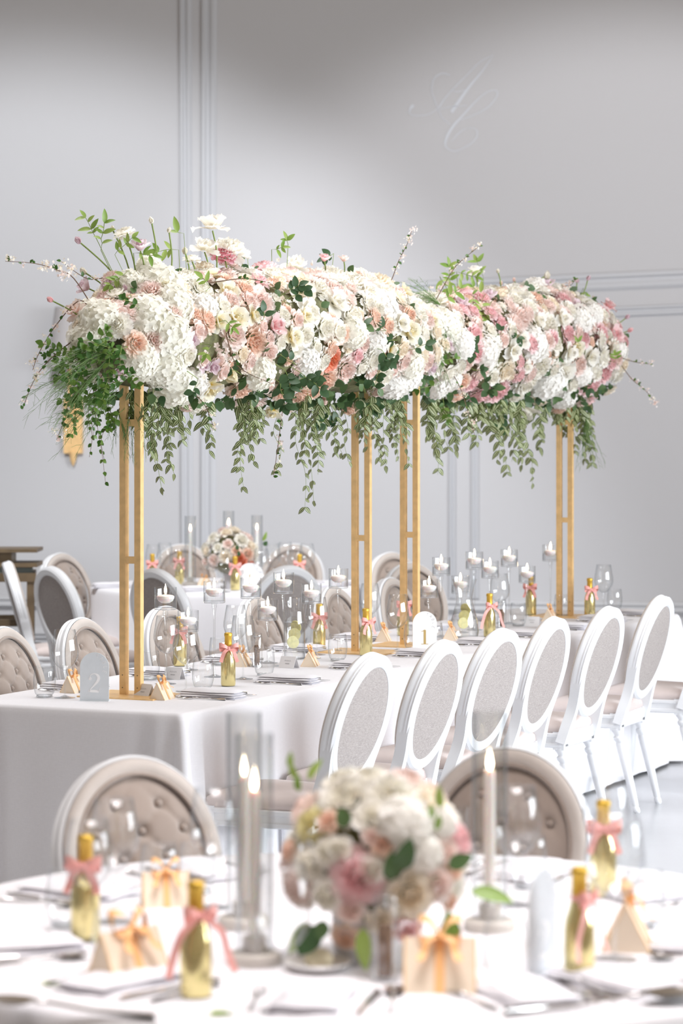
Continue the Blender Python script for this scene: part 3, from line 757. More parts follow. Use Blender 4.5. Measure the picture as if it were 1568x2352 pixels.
# folded napkin: stacked soft layers
def napkin(l, w, n, seed):
    r_ = random.Random(seed); mb = MB(); z = 0
    for k in range(n):
        h = .0085; L_, W_ = l * (1 - .02 * k), w * (1 - .05 * k) ; ox = r_.uniform(-.004, .004); oy = r_.uniform(-.004, .004)
        nx, ny = 14, 6; 
        top = []; 
        for i in range(nx + 1):
            for j in range(ny + 1):
                u, v_ = i / nx * 2 - 1, j / ny * 2 - 1
                ed = (1 - abs(u) ** 8) * (1 - abs(v_) ** 6)
                x = L_ / 2 * u + .003 * math.sin(v_ * 4 + k); y = W_ / 2 * v_ + .004 * math.sin(u * 3 + k * 1.3)
                top.append((x + ox, y + oy, z + .0015 + h * ed + .0012 * math.sin(u * 5 + k) * ed))
        fs = [(i * (ny + 1) + j, (i + 1) * (ny + 1) + j, (i + 1) * (ny + 1) + j + 1, i * (ny + 1) + j + 1) for i in range(nx) for j in range(ny)]
        mb.add(top, fs)
        bot = [(x, y, z + .0005) for (x, y, _) in top]
        b0 = len(mb.v); mb.add(bot, [tuple(reversed(f)) for f in fs])
        # side skirts
        idx = [i * (ny + 1) for i in range(nx + 1)] + [nx * (ny + 1) + j for j in range(1, ny + 1)] + [i * (ny + 1) + ny for i in range(nx - 1, -1, -1)] + [j for j in range(ny - 1, 0, -1)]
        t0 = b0 - len(top)
        for q in range(len(idx)): a, b_ = idx[q], idx[(q + 1) % len(idx)]; mb.f.append((t0 + a, b0 + a, b0 + b_, t0 + b_))
        z += h - .001
    return mb.mesh('napkin', MT['napkin'], 60)
G['napkin'] = napkin(.24, .115, 4, 1)
G['napkin_b'] = napkin(.24, .13, 3, 2)
# floating candle and its stemmed holder
G['cup'] = MB().lathe([(.040, 0), (.042, .002), (.042, .084), (.0408, .0845)], 40, cap0=True).mesh('cup', MT['glass_thick'], 50)
G['water'] = MB().lathe([(.0395, .0075), (.0395, .040)], 32, cap0=True, cap1=True).mesh('water', MT['water'], 50)
G['cup_stem'] = {}
def cstem(H):
    k = round(H, 3)
    if k not in G['cup_stem']:
        G['cup_stem'][k] = MB().lathe([(.0065, .004), (.0045, .012), (.0038, H * .3), (.0042, H - .05), (.007, H - .022), (.0105, H - .014), (.008, H - .008), (.0135, H)], 16).mesh('stem', MT['glass_thick'], 180)
    return G['cup_stem'][k]
G['cfoot'] = MB().lathe([(.04, .0004), (.04, .002), (.02, .005), (.0065, .01)], 32, cap0=True).mesh('foot', MT['glass'], 60)
G['wax'] = MB().lathe([(.001, -.020), (.016, -.018), (.028, -.010), (.0335, .001), (.0335, .008), (.027, .0115), (.020, .0125), (.001, .010)], 28).mesh('wax', MT['wax'], 60)
G['wick'] = MB().tube([(0, 0, .009), (.0006, 0, .014), (.0012, 0, .019)], .0008, 5).mesh('wick', MT['wick'])
G['flame'] = MB().lathe([(.0005, 0), (.0032, .003), (.0046, .009), (.0038, .016), (.0018, .024), (.0003, .031)], 12).mesh('flame', MT['flame'], 180)
def flame(parent, z, s=1.0):
    return obj('flame', G['flame'], parent, (.0005, 0, z), (0, 0, 0), s * 1.2)

def wine_glass(x, y, lab, s=1.0, grp=None):
    t = thing('wine_glass', lab, 'wine glass', (x, y, TZ), 0, grp); t.scale = (s,) * 3
    obj('bowl', G['wg_bowl'], t); obj('stem', G['wg_stem'], t); obj('foot', G['wg_foot'], t); return t
def tumbler(x, y, lab, s=1.0, grp=None, tall=False):
    t = thing('tumbler', lab, 'tumbler', (x, y, TZ), 0, grp); t.scale = (s,) * 3
    if tall: obj('glass_wall', G['tall_tumbler'], t)
    else: obj('glass_wall', G['tumbler'], t); obj('glass_base', G['tumbler_base'], t)
    return t
def bottle(x, y, rz, lab, long=False, grp=None, s=1.0):
    t = thing('mini_bottle', lab, 'bottle', (x, y, TZ), rz, grp); t.scale = (s,) * 3
    obj('body', G['b_body'], t); obj('foil_cap', G['b_foil'], t)
    obj('ribbon', G['bow_long' if long else 'bow'], t, (0, 0, .142)); return t
def favor(x, y, rz, lab, grp=None, s=1.0, bow=True):
    t = thing('favour_box', lab, 'gift box', (x, y, TZ), rz, grp); t.scale = (s,) * 3
    obj('box_body', G['favor'], t); obj('edge_trim', G['favor_edge'], t)
    rb = obj('ribbon_band', G['favor_band'], t)
    if bow: obj('bow', G['pbow'], rb, (0.004, 0, .064), (R(-38), 0, R(90)), .85)
    return t
def place_card(x, y, rz, lab, grp=None):
    t = thing('place_card', lab, 'place card', (x, y, TZ), rz, grp)
    c = obj('card', G['card'], t); obj('handwriting', G['card_ink'], c); return t
def single(kind, me, x, y, rz, lab, cat, grp=None, z=TZ, s=None, rot=None):
    o = obj(kind, me, None, (x, y, z), rot or (0, 0, rz), s); return tag(o, lab, cat, grp)
def candle_holder(x, y, H, lab, lab2, grp):
    t = thing('candle_holder', lab, 'candle holder', (x, y, TZ), 0, grp)
    obj('foot', G['cfoot'], t); obj('stem', cstem(H - .084), t)
    obj('cup', G['cup'], t, (0, 0, H - .084)); obj('water', G['water'], t, (0, 0, H - .084))
    c = thing('floating_candle', lab2, 'candle', (x, y, TZ + H - .084 + .043), rnd.uniform(0, 6), 'floating candles in stemmed glass cups')
    obj('wax', G['wax'], c, (0, 0, 0)); obj('wick', G['wick'], c); flame(c, .0175)

# ------------------------------------------------------------------ table number signs
def arch_sign(lab, x, y, rz, digit, mat, dig_mat, let_mat, w=.105, h=.172, g=None, slot=False):
    t = thing('table_number_sign', lab, 'sign', (x, y, TZ), rz, g)
    th = .0035; mb = MB(); r = w / 2; out = [(-r, .001), (r, .001)] + [(r * math.cos(math.pi * i / 24), h - r + r * math.sin(math.pi * i / 24)) for i in range(25)]
    n = len(out); vs_ = [(a, -th / 2, b_) for a, b_ in out] + [(a, th / 2, b_) for a, b_ in out]
    mb.add(vs_, [tuple(range(n)), tuple(reversed(range(n, 2 * n)))] + [(i, i + n, (i + 1) % n + n, (i + 1) % n) for i in range(n)])
    pl = obj('plate', mb.mesh('plate', mat, 30), t)
    conv = lambda sx, sy, ox, oy, s: (lambda a, b_: Vector((ox + a * s, -th / 2 - .0006, oy + b_ * s)))
    s = .052; c = conv(0, 0, -.026, .030, s); mb = MB()
    if digit == '2':
        stroke(mb, [(.10, .93, .02), (.14, .93, .17), (.24, .95, .16), (.20, 1.08, .05), (.30, 1.22, .05), (.5, 1.28, .07), (.72, 1.18, .17), (.80, .98, .21), (.70, .74, .18), (.48, .48, .11), (.25, .24, .07), (.10, .06, .04)], c)
        stroke(mb, [(.06, .10, .10), (.3, .10, .17), (.6, .09, .18), (.80, .07, .15)], c)
        stroke(mb, [(.78, .08, .08), (.86, .2, .05), (.90, .36, .02)], c)
    else:
        stroke(mb, [(.5, .04, .2), (.5, .6, .2), (.5, 1.2, .2)], c); stroke(mb, [(.2, .03, .05), (.8, .03, .05)], c); stroke(mb, [(.5, 1.22, .05), (.38, 1.12, .06), (.2, 1.08, .04)], c)
    obj('numeral', mb.mesh('numeral', dig_mat, 0), pl)
    GL = {'T': [[(0, 1), (1, 1)], [(.5, 1), (.5, 0)]], 'A': [[(0, 0), (.5, 1)], [(.5, 1), (1, 0)], [(.2, .38), (.8, .38)]],
          'B': [[(.1, 0), (.1, 1)], [(.1, 1), (.7, .95), (.8, .75), (.6, .53), (.1, .52)], [(.1, .52), (.75, .48), (.9, .25), (.7, .03), (.1, 0)]],
          'L': [[(.1, 1), (.1, 0), (.85, 0)]], 'E': [[(.85, 1), (.1, 1), (.1, 0), (.85, 0)], [(.1, .52), (.7, .52)]]}
    mb = MB(); ls = .0125; R0 = r - .0185
    for i, ch in enumerate('TABLE'):
        a = R(74 - i * 24.5); cx, cy = R0 * math.cos(a), h - r + R0 * math.sin(a); rot = a - math.pi / 2
        for seg_ in GL[ch]:
            for p, q in zip(seg_[:-1], seg_[1:]):
                def cv(u_, v_, cx=cx, cy=cy, rot=rot):
                    X, Z = (u_ - .5) * ls * .72, v_ * ls
                    return Vector((cx + X * math.cos(rot) - Z * math.sin(rot), -th / 2 - .0006, cy + X * math.sin(rot) + Z * math.cos(rot)))
                stroke(mb, [(*p, .13), (*q, .13)], cv, 1)
    obj('word_table', mb.mesh('word_table', let_mat, 0), pl)
    obj('foot_strip', MB().box((0, 0, .001), (w * 1.02, .03, .002)).mesh('foot_strip', mat, 0), t)
    return t
p = onplane(217, 1610); arch_sign('frosted arch table sign with white numeral 2 beside nearest gold stand', p.x, p.y, R(-8), '2', MT['acrylic'], MT['letter_white'], MT['letter_white'])
p = onplane(975, 1496); arch_sign('white arch table sign with gold numeral 1, right of third gold stand', p.x, p.y, R(8), '1', MT['letter_white'], MT['letter_gold'], MT['letter_grey'])
p = onplane(1245, 2240); arch_sign('blurred frosted arch sign seen almost edge-on beside the right foreground bottle', p.x, p.y, R(62), '2', MT['acrylic'], MT['letter_white'], MT['letter_white'], .12, .19)
p = onplane(575, 1356); arch_sign('blurred white arch sign in front of the far flowers', p.x, p.y, R(-10), '1', MT['letter_white'], MT['letter_gold'], MT['letter_grey'], .16, .16)

# ------------------------------------------------------------------ long tables: candles
hold = [(380, 1571, 1349, 'leftmost, right of the nearest gold stand'), (432, 1539, 1402, 'low one behind the wine glass, second from left'),
        (492, 1555, 1335, 'tall one left of the gold bottle\'s centre'), (576, 1530, 1327, 'tall one above the mid-table wine glasses'),
        (651, 1530, 1315, 'tallest, in front of lemon water carafe'), (615, 1523, 1377, 'low one left of lemon water carafe'),
        (715, 1512, 1340, 'medium one right of lemon water carafe'), (777, 1497, 1306, 'last before the second gold stand')]
for px, py, top, w_ in hold:
    p = onplane(px, py); ppm = (py - HY) / (EYE - TZ); H = (py - top) / ppm
    candle_holder(p.x, p.y, H, 'stemmed glass candle cup on table 2, %s' % w_, 'lit white floating candle on table 2, %s' % w_, 'stemmed glass candle cups on the long tables')
hold = [(985, 1468, 1330, 'low one right of the third gold stand'), (1013, 1463, 1280, 'tall one behind the sign 1'), (1057, 1453, 1322, 'low one behind the hourglass carafe'),
        (1089, 1447, 1267, 'tall one above right of the hourglass carafe'), (1125, 1441, 1288, 'medium one above the gold bottle'), (1169, 1433, 1262, 'tall one right of the middle'),
        (1210, 1425, 1300, 'low one in front of a coral-ribboned bottle'), (1264, 1415, 1251, 'last, touching the fourth gold stand in view')]
for px, py, top, w_ in hold:
    p = onplane(px, py); ppm = (py - HY) / (EYE - TZ); H = (py - top) / ppm
    candle_holder(p.x, p.y, H, 'stemmed glass candle cup on table 1, %s' % w_, 'lit white floating candle on table 1, %s' % w_, 'stemmed glass candle cups on the long tables')

# ------------------------------------------------------------------ long tables: glasses
WG = [(149, 1603, 'wine glass left of the number 2 sign'), (427, 1588, 'wine glass in front of the low second candle'), (382, 1560, 'wine glass just behind the leftmost candle stem'),
      (558, 1560, 'wine glass right of the nearest gold bottle'), (541, 1528, 'wine glass at back, behind the one beside nearest gold bottle'), (727, 1504, 'wine glass below the medium candle, before second gold stand'),
      (913, 1495, 'wine glass between second gold stand and sign 1'), (849, 1462, 'wine glass behind the second gold stand'), (1147, 1432, 'wine glass behind the gold bottle mid table 1'),
      (1386, 1405, 'wine glass at far right of table 1 by the last bottle')]
for px, py, lab in WG: p = onplane(px, py); wine_glass(p.x, p.y, lab, grp='wine glasses on the long tables')
TB = [(102, 1602, 'stemless tumbler at far left front of table 2'), (343, 1562, 'tumbler just right of nearest gold stand, behind place card'), (466, 1585, 'tumbler between wine glass and nearest gold bottle'),
      (607, 1553, 'tumbler behind the second napkin'), (503, 1528, 'tumbler behind the nearest gold bottle'), (775, 1519, 'tumbler left of the second gold stand\'s foot'),
      (948, 1493, 'tumbler left of the numeral on sign 1'), (996, 1490, 'tumbler right of the numeral on sign 1'), (1290, 1416, 'tumbler at the foot of the last gold stand'),
      (1190, 1438, 'tumbler mid table 1 behind the pepper grinder'), (1411, 1402, 'tumbler at far right end of table 1')]
for px, py, lab in TB: p = onplane(px, py); tumbler(p.x, p.y, lab, grp='tumblers on the long tables')
BT = [(524, 1576, 10, 'gold mini bottle with coral bow, nearest on table 2', 0), (840, 1506, 40, 'gold mini bottle in front of the second gold stand', 0), (1124, 1463, 30, 'gold mini bottle with coral bow, mid table 1', 1),
      (1219, 1413, -20, 'gold mini bottle with coral ribbon behind low candle, table 1', 0), (1354, 1419, 20, 'gold mini bottle with coral bow right of last gold stand', 0),
      (413, 1530, -10, 'gold mini bottle seen through the wine glass near second candle', 0), (733, 1492, 0, 'gold mini bottle seen through wine glass before second stand', 0), (925, 1460, 15, 'gold mini bottle behind the wine glass left of sign 1', 0)]
for px, py, a, lab, lg in BT: p = onplane(px, py); bottle(p.x, p.y, R(a), lab, bool(lg), 'gold mini bottles on the long tables')
FV = [(372, 1606, -52, 'cream triangular favour box with peach bow beside nearest gold stand'), (168, 1590, -35, 'cream triangular favour box half behind sign 2'), (712, 1530, -52, 'cream favour box with peach bow behind third napkin'),
      (556, 1530, -20, 'small cream favour box behind the nearest gold bottle'), (880, 1473, -55, 'cream favour box on base plate of third gold stand'), (1034, 1470, -60, 'cream favour box with peach bow right of sign 1'),
      (1262, 1426, -60, 'cream favour box with peach bow before last gold stand')]
for px, py, a, lab in FV: p = onplane(px, py); favor(p.x, p.y, R(-25 + (px % 7) * 3), lab, 'favour boxes on the long tables', s=1.0)
PCs = [(332, 1600, -40, 'white tent place card on nearest stand base'), (663, 1534, -35, 'white tent place card in front of lemon water carafe'), (1222, 1438, -20, 'white tent place card mid table 1'), (400, 1560, -30, 'white tent place card behind the wine glass by nearest favour box')]
for px, py, a, lab in PCs: p = onplane(px, py); place_card(p.x, p.y, R(a), lab, 'place cards on the long tables')
# lemon water carafes
def carafe(px, py, lab, hourglass):
    p = onplane(px, py); t = thing('water_carafe', lab, 'carafe', (p.x, p.y, TZ), 0)
    if hourglass: pr = [(.045, .0005), (.062, .006), (.066, .03), (.062, .08), (.048, .13), (.038, .165), (.036, .185), (.045, .235), (.058, .272), (.0565, .272)]
    else: pr = [(.04, .0005), (.045, .006), (.045, .15), (.04, .19), (.038, .21), (.046, .255), (.0445, .255)]
    obj('glass_wall', MB().lathe(pr, 36, cap0=True).mesh('glass_wall', MT['glass_thick'], 60), t)
    wl = [(r - .002, z + .003) for r, z in pr if z < .16]
    obj('water', MB().lathe(wl, 32, cap0=True, cap1=True).mesh('water', MT['glass'], 60), t)
    for k in range(3):
        mb = MB().lathe([(.001, -.002), (.026, -.002), (.026, .002), (.001, .002)], 20)
        obj('lemon_slice', mb.mesh('lemon_slice', MT['lemon'], 40), t, (.006 * (k - 1), -.012 + .009 * k, .07 + .032 * k), (R(80 + 14 * k), R(10 * k), R(20 - 25 * k)))
carafe(676, 1513, 'glass carafe of lemon water behind table 2 candles', False)
carafe(1066, 1466, 'hourglass glass carafe of lemon water on table 1', True)
def grinder(px, py, lab, s=1.0):
    p = onplane(px, py); t = thing('pepper_pot', lab, 'pepper pot', (p.x, p.y, TZ)); t.scale = (s,) * 3
    obj('glass_tube', MB().lathe([(.022, .0005), (.024, .004), (.024, .135), (.021, .14)], 24, cap0=True, cap1=True).mesh('glass_tube', MT['glass_thick'], 60), t)
    obj('peppercorns', MB().lathe([(.012, .008), (.013, .095), (.010, .098)], 16, cap0=True, cap1=True).mesh('peppercorns', MT['pepper'], 60), t)
    obj('lid', MB().lathe([(.0215, .136), (.0215, .150), (.018, .153)], 24, cap0=True, cap1=True).mesh('lid', MT['glass_thick'], 60), t)
grinder(590, 1532, 'glass pepper pot behind the low candle on table 2', .9); grinder(1152, 1442, 'glass pepper pot mid table 1 by the gold bottle', .9)
grinder(884, 2252, 'blurred glass pepper pot in the foreground before the bouquet')
# place settings along both sides
def setting(s, v, side, k, lab, fold='napkin'):
    c = TS(s, v); a = UANG + (0 if side > 0 else math.pi)
    nz = TZ
    nrot = a + math.pi / 2 * 0
    single('napkin', G[fold], c.x, c.y, UANG - math.pi / 2 + R(rnd.uniform(-5, 5)), 'folded white napkin ' + lab, 'napkin', 'napkins laid along the long tables')
    d = UANG - math.pi / 2
    q = TS(s - .085, v - .0 * side); single('fork', G['fork'], q.x, q.y, d + math.pi + R(6), 'steel fork ' + lab, 'fork', 'forks on the long tables')
    q = TS(s + .115, v + .02 * side); single('knife', G['knife'], q.x, q.y, d + R(-4), 'steel knife ' + lab, 'knife', 'knives on the long tables')
    q = TS(s + .15, v - .03); single('spoon', G['spoon'], q.x, q.y, d + math.pi + R(8), 'steel spoon ' + lab, 'spoon', 'spoons on the long tables')
w_ = ['right of the nearest favour box', 'right of the nearest gold bottle', 'left of the first linen chair top', 'before the second gold stand', 'in front of sign 1', 'left of the third linen chair top', 'near the fourth linen chair top', 'near the last gold stand base', 'at the far right end of table 1']
for i, s in enumerate((.07, .68, 1.33, 1.95, 2.60, 3.10, 3.62, 4.15, 4.6)): setting(s, .29, 1, i, w_[i])
w_ = ['at the far left corner by the tumbler', 'behind the nearest gold stand', 'behind the wine glass and second candle', 'at the far side by the carafe', 'far side near second gold stand', 'far side behind third gold stand', 'far side of table 1 centre']
for i, s in enumerate((.09, .72, 1.35, 1.95, 2.6, 3.3, 3.95)): setting(s, -.30, -1, i, w_[i])

# ------------------------------------------------------------------ foreground round table
def ring(px, py): p = onplane(px, py); return p.x, p.y
for px, py, lab, s in ((262, 2118, 'blurred wine glass in front of left tufted chair', 1.0), (203, 2160, 'blurred wine glass at far left of foreground table', .95), (490, 2085, 'blurred wine glass between left chair and candle tubes', 1.0),
                       (1185, 2080, 'blurred wine glass right of the right candle tube', 1.0), (1412, 2205, 'large blurred wine glass in front of right favour box', 1.12), (648, 2322, 'blurred wine glass nearest the camera, left of bouquet', 1.0),
                       (1392, 2052, 'blurred wine glass at the right edge behind coral-bow bottle', 1.0)):
    x, y = ring(px, py); wine_glass(x, y, lab, s, 'wine glasses on the foreground table')
for px, py, lab, s, tl in ((366, 2062, 'blurred tumbler before the left tufted chair', 1.0, 0), (452, 2052, 'blurred tumbler left of candle tubes', .95, 0), (1040, 2030, 'blurred flared tumbler behind the bouquet', 1.1, 1), (1212, 2040, 'blurred tumbler right of right candle tube', 1.0, 0),
                           (152, 2130, 'blurred straight tumbler left of the back-left bottle', 1.0, 0), (1480, 2130, 'blurred tumbler at far right of foreground table', 1.0, 0), (262, 2235, 'blurred tumbler near front left, by ribboned box', 1.0, 0), (1160, 2262, 'blurred tumbler front right, left of edge-on sign', 1.0, 0)):
    x, y = ring(px, py); tumbler(x, y, lab, s, 'tumblers on the foreground table', bool(tl))
for px, py, a, lab, lg in ((450, 2290, 25, 'blurred gold mini bottle front left with long coral ribbon', 1), (1330, 2250, 60, 'blurred gold mini bottle front right with long coral ribbon', 1), (196, 2158, -10, 'blurred gold mini bottle with coral bow at far left', 0), (1385, 2058, 0, 'blurred gold mini bottle with coral bow behind right wine glass', 0)):
    x, y = ring(px, py); bottle(x, y, R(a), lab, bool(lg), 'gold mini bottles on the foreground table')
for px, py, a, lab in ((1010, 2270, -93, 'blurred cream favour box with orange bow, front centre'), (1440, 2175, -8, 'blurred triangular favour box gable-on at right'), (296, 2250, -48, 'blurred cream favour box with peach ribbon front left'), (380, 2078, -80, 'blurred cream favour box behind the left bottle')):
    x, y = ring(px, py); favor(x, y, R(a), lab, 'favour boxes on the foreground table', s=1.45 if px != 380 else 1.1)
def hurricane(px, py, H, fz, lab, lab2, s=1.0, tz=TZ):
    p = onplane(px, py, tz); t = thing('candle_tube', lab, 'candle holder', (p.x, p.y, tz)); t.scale = (s,) * 3
    obj('base', MB().lathe([(.048, .0005), (.050, .003), (.050, .018), (.046, .022), (.022, .024), (.022, .05), (.018, .052)], 32, cap0=True, cap1=True).mesh('base', MT['stone'], 40), t)
    obj('glass_tube', MB().lathe([(.034, .024), (.034, H), (.0325, H), (.0325, .03)], 36).mesh('glass_tube', MT['glass'], 60), t)
    c = thing('taper_candle', lab2, 'candle', (p.x, p.y, tz + .052 * s), rnd.uniform(0, 6), 'lit taper candles in glass tubes'); c.scale = (s,) * 3
    obj('wax', MB().lathe([(.011, 0), (.010, fz - .06), (.008, fz - .055), (.001, fz - .057)], 16, cap0=True).mesh('wax', MT['wax'], 60), c)
    obj('wick', G['wick'], c, (0, 0, fz - .068)); flame(c, fz - .055, 1.0)
hurricane(584, 2214, .42, .320, 'blurred glass tube with stone base, front left of bouquet', 'lit taper candle in the front left glass tube')
hurricane(560, 2130, .42, .300, 'blurred glass tube with stone base, behind the front left one', 'lit taper candle in the rear left glass tube')
hurricane(1124, 2136, .425, .315, 'blurred glass tube with stone base, right of bouquet', 'lit taper candle in the right glass tube')
# butter dish
p = onplane(732, 2228); t = thing('butter_dish', 'small white oval dish of butter before the bouquet pot', 'dish', p)
obj('dish', MB().lathe([(.03, .0005), (.045, .004), (.062, .016), (.060, .018), (.04, .007), (.001, .005)], 36, cap0=True).mesh('dish', MT['porcelain'], 60), t)
obj('butter_ball', MB().lathe([(.02, .006), (.027, .018), (.022, .032), (.010, .038), (.001, .039)], 24).mesh('butter_ball', MT['butter'], 80), t)
# napkins, cutlery and plates round the foreground table
angs = [200, 232, 150, 120, 60, 28, -20, -52, 262, 292]
wr = ['far left', 'front left', 'left rear behind the bottle', 'rear left before the tufted chair', 'rear right before the tufted chair', 'right rear', 'far right', 'front right', 'front centre left', 'front centre right']
for i, a in enumerate(angs):
    c = NC + Vector((math.cos(R(a)), math.sin(R(a)), 0)) * .70; d = R(a)
    single('napkin', G['napkin_b'], c.x, c.y, d, 'blurred folded white napkin on foreground table, ' + wr[i], 'napkin', 'napkins on the foreground table')
    tn = Vector((-math.sin(d), math.cos(d), 0))
    for nm, off, rr_ in (('fork', -.10, 3), ('knife', .095, -3), ('spoon', .135, 5)):
        q = c + tn * off * (1 if a > 0 else -1); single(nm, G[nm], q.x, q.y, d + math.pi + R(rr_), 'blurred steel %s on foreground table, %s' % (nm, wr[i]), nm, nm.replace('knife', 'knive') + 's on the foreground table')
p = onplane(1372, 2318); single('spoon', G['spoon'], p.x, p.y, R(20), 'blurred shiny serving spoon at the bottom right', 'spoon', None, s=1.9)
p = onplane(175, 2330); single('spoon', G['spoon'], p.x, p.y, R(160), 'blurred shiny serving spoon at the bottom left', 'spoon', None, s=1.6)
olive = MB()
def leafmesh(l, w, bend=.15, fold=.25, n=6, tip=1.0, name='leaf', mat=None):
    mb = MB(); vs_ = []; uv = []; 
    for i in range(n + 1):
        t = i / n; hw = w / 2 * (math.sin(math.pi * min(1, t ** .8 * 1.0)) ** .75 if 0 < t < 1 else 0) + (0.02 * w if t == 0 else 0)
        z = -bend * l * t * t
        for k, q in enumerate((-1, 0, 1)): vs_.append((q * hw, l * t, z + abs(q) * hw * fold)); uv.append(((q + 1) / 2, t))
    fs = []
    for i in range(n):
        for k in range(2): fs.append((i * 3 + k, i * 3 + k + 1, i * 3 + k + 4, i * 3 + k + 3))
    mb.add(vs_, fs); mb.uv = uv
    return mb.mesh(name, mat, 180)
LF = {'stripe': [leafmesh(.046, .019, .25, .3, mat=MT['leaf_stripe']), leafmesh(.040, .020, .45, .2, mat=MT['leaf_stripe'])],
      'round': [leafmesh(.026, .017, .1, .2, 5, mat=MT['leaf_bright']), leafmesh(.022, .016, .3, .15, 5, mat=MT['leaf_bright'])],
      'euca': [leafmesh(.036, .029, .15, .12, 6, mat=MT['leaf_dark']), leafmesh(.042, .026, .25, .15, 6, mat=MT['leaf_dark'])],
      'lime': [leafmesh(.045, .018, .2, .3, 6, mat=MT['leaf_lime']), leafmesh(.034, .016, .3, .2, 6, mat=MT['leaf_lime'])]}
for px, py, a, w in ((92, 2262, -10, 'left'), (480, 2335, 35, 'centre left'), (1158, 2300, -35, 'right')):
    p = onplane(px, py); t = thing('olive_sprig', 'small olive leaf lying on foreground table, %s of the picture' % w, 'leaf sprig', (p.x, p.y, TZ + .003), R(a - 90))
    obj('leaf', LF['lime'][0], t, (0, 0, 0), (0, 0, 0), 1.6)

# ------------------------------------------------------------------ far round table
def far(px, py): p = onplane(px, py); return p.x, p.y
for px, py, H, l in ((437, 1345, .42, 'left'), (525, 1338, .44, 'centre, behind the flowers'), (590, 1342, .42, 'right')):
    hurricane(px, py, H, .335 if px != 525 else .36, 'far blurred glass tube on the far table, ' + l, 'lit taper candle on the far table, ' + l, 1.0)
for px, py, l in ((352, 1343, 'far left end'), (378, 1338, 'left of the candle'), (408, 1350, 'just left of the candle'), (488, 1352, 'before the flowers, left'), (515, 1360, 'before the flowers, centre'), (600, 1356, 'before the flowers, right'), (626, 1340, 'right of the flowers'), (655, 1336, 'right rear'), (678, 1344, 'right end'), (705, 1340, 'last at right end')):
    x, y = far(px, py); wine_glass(x, y, 'far blurred wine glass on far round table, ' + l, 1.0, 'wine glasses on the far table')
for px, py, l in ((350, 1349, 'left end'), (412, 1342, 'by the left candle'), (540, 1356, 'below the flowers'), (688, 1350, 'right end')):
    x, y = far(px, py); bottle(x, y, 0, 'far blurred gold mini bottle on far round table, ' + l, False, 'gold mini bottles on the far table')
for px, py, l in ((256, 1350, 'left edge'), (460, 1358, 'front left'), (730, 1352, 'right'), (780, 1345, 'right edge')):
    x, y = far(px, py); single('napkin', G['napkin'], x, y, R(20), 'far folded napkin on far round table, ' + l, 'napkin', 'napkins on the far table')
x, y = far(470, 1352); favor(x, y, R(40), 'far cream favour box left of the far flowers', None)

# ------------------------------------------------------------------ flowers
def flower_mesh(rings, seed, ruffle=.03, name='flower', nA=6, nB=5):
    """rings: (count, start radius, base height, tilt0 deg, tilt1 deg, length, width, cup); unit radius"""
    r_ = random.Random(seed); mb = MB()
    for ri, (cnt, r0, z0, t0, t1, ln, wd, cup) in enumerate(rings):
        off = r_.uniform(0, 6.28)
        for k in range(cnt):
            phi = off + 2 * math.pi * k / cnt + r_.uniform(-.15, .15); a0 = R(t0 + r_.uniform(-5, 5)); a1 = R(t1 + r_.uniform(-10, 10)); L = ln * r_.uniform(.9, 1.08)
            er = Vector((math.cos(phi), math.sin(phi), 0)); et = Vector((-math.sin(phi), math.cos(phi), 0))
            rr_, z = r0, z0; rows = []
            for j in range(nB + 1):
                t = j / nB; a = a0 + (a1 - a0) * t
                if j: rr_ += math.sin(a) * L / nB; z += math.cos(a) * L / nB
                hw = wd / 2 * (math.sin(math.pi * (.12 + .76 * t)) ** .6 if t < 1 else .62)
                row = []
                for i in range(nA + 1):
                    q = i / nA * 2 - 1; rf = ruffle * t * (r_.uniform(-1, 1) + (math.sin(i * 2.6 + k) if j == nB else 0))
                    nrm = er * math.cos(a) - Vector((0, 0, 1)) * math.sin(a)
                    p = er * rr_ + Vector((0, 0, z)) + et * (hw * q) - nrm * (cup * q * q * wd * (1.0)) + nrm * rf
                    if j == nB: p += (er * math.sin(a) + Vector((0, 0, math.cos(a)))) * (-.12 * q * q * L + r_.uniform(-1, 1) * ruffle * .8)
                    row.append(p)
                rows.append(row)
            vs_ = [p for row in rows for p in row]; w = nA + 1
            mb.add(vs_, [(j * w + i, j * w + i + 1, (j + 1) * w + i + 1, (j + 1) * w + i) for j in range(nB) for i in range(nA)])
    return mb.mesh(name, PC['white'], 180)
FM = {}
rose_r = [(3, .02, .05, 5, -25, .42, .30, .5), (4, .09, .03, 8, -18, .44, .36, .4), (5, .17, .0, 14, -8, .46, .42, .34), (5, .26, -.03, 24, 10, .48, .48, .28), (6, .34, -.06, 38, 35, .50, .56, .22), (6, .40, -.09, 55, 75, .54, .66, .15), (5, .42, -.12, 75, 108, .58, .70, .10)]
FM['rose'] = [flower_mesh(rose_r, 10 + k, .02) for k in range(3)]
peo = [(5, .05, .05, 0, -20, .40, .22, .3), (6, .14, .04, 8, 0, .40, .26, .3), (8, .24, .0, 18, 12, .42, .30, .25), (9, .34, -.03, 30, 28, .42, .36, .2), (9, .43, -.07, 46, 52, .42, .42, .15), (9, .48, -.12, 66, 84, .48, .50, .12), (7, .48, -.17, 86, 112, .52, .60, .1)]
FM['peony'] = [flower_mesh(peo, 20 + k, .05) for k in range(3)]
iris = [(4, .03, .10, 10, -10, .55, .55, .2), (4, .10, .02, 35, 60, .80, .85, .05), (3, .12, -.04, 62, 110, .85, .95, .05)]
FM['iris'] = [flower_mesh(iris, 30 + k, .085, nA=5, nB=5) for k in range(2)]
lis = [(4, .05, 0, 5, -10, .5, .3, .4), (5, .12, -.2, 25, 5, .85, .62, .35), (5, .14, -.3, 42, 48, 1.0, .75, .2)]
FM['lisianthus'] = [flower_mesh(lis, 40 + k, .04) for k in range(2)]
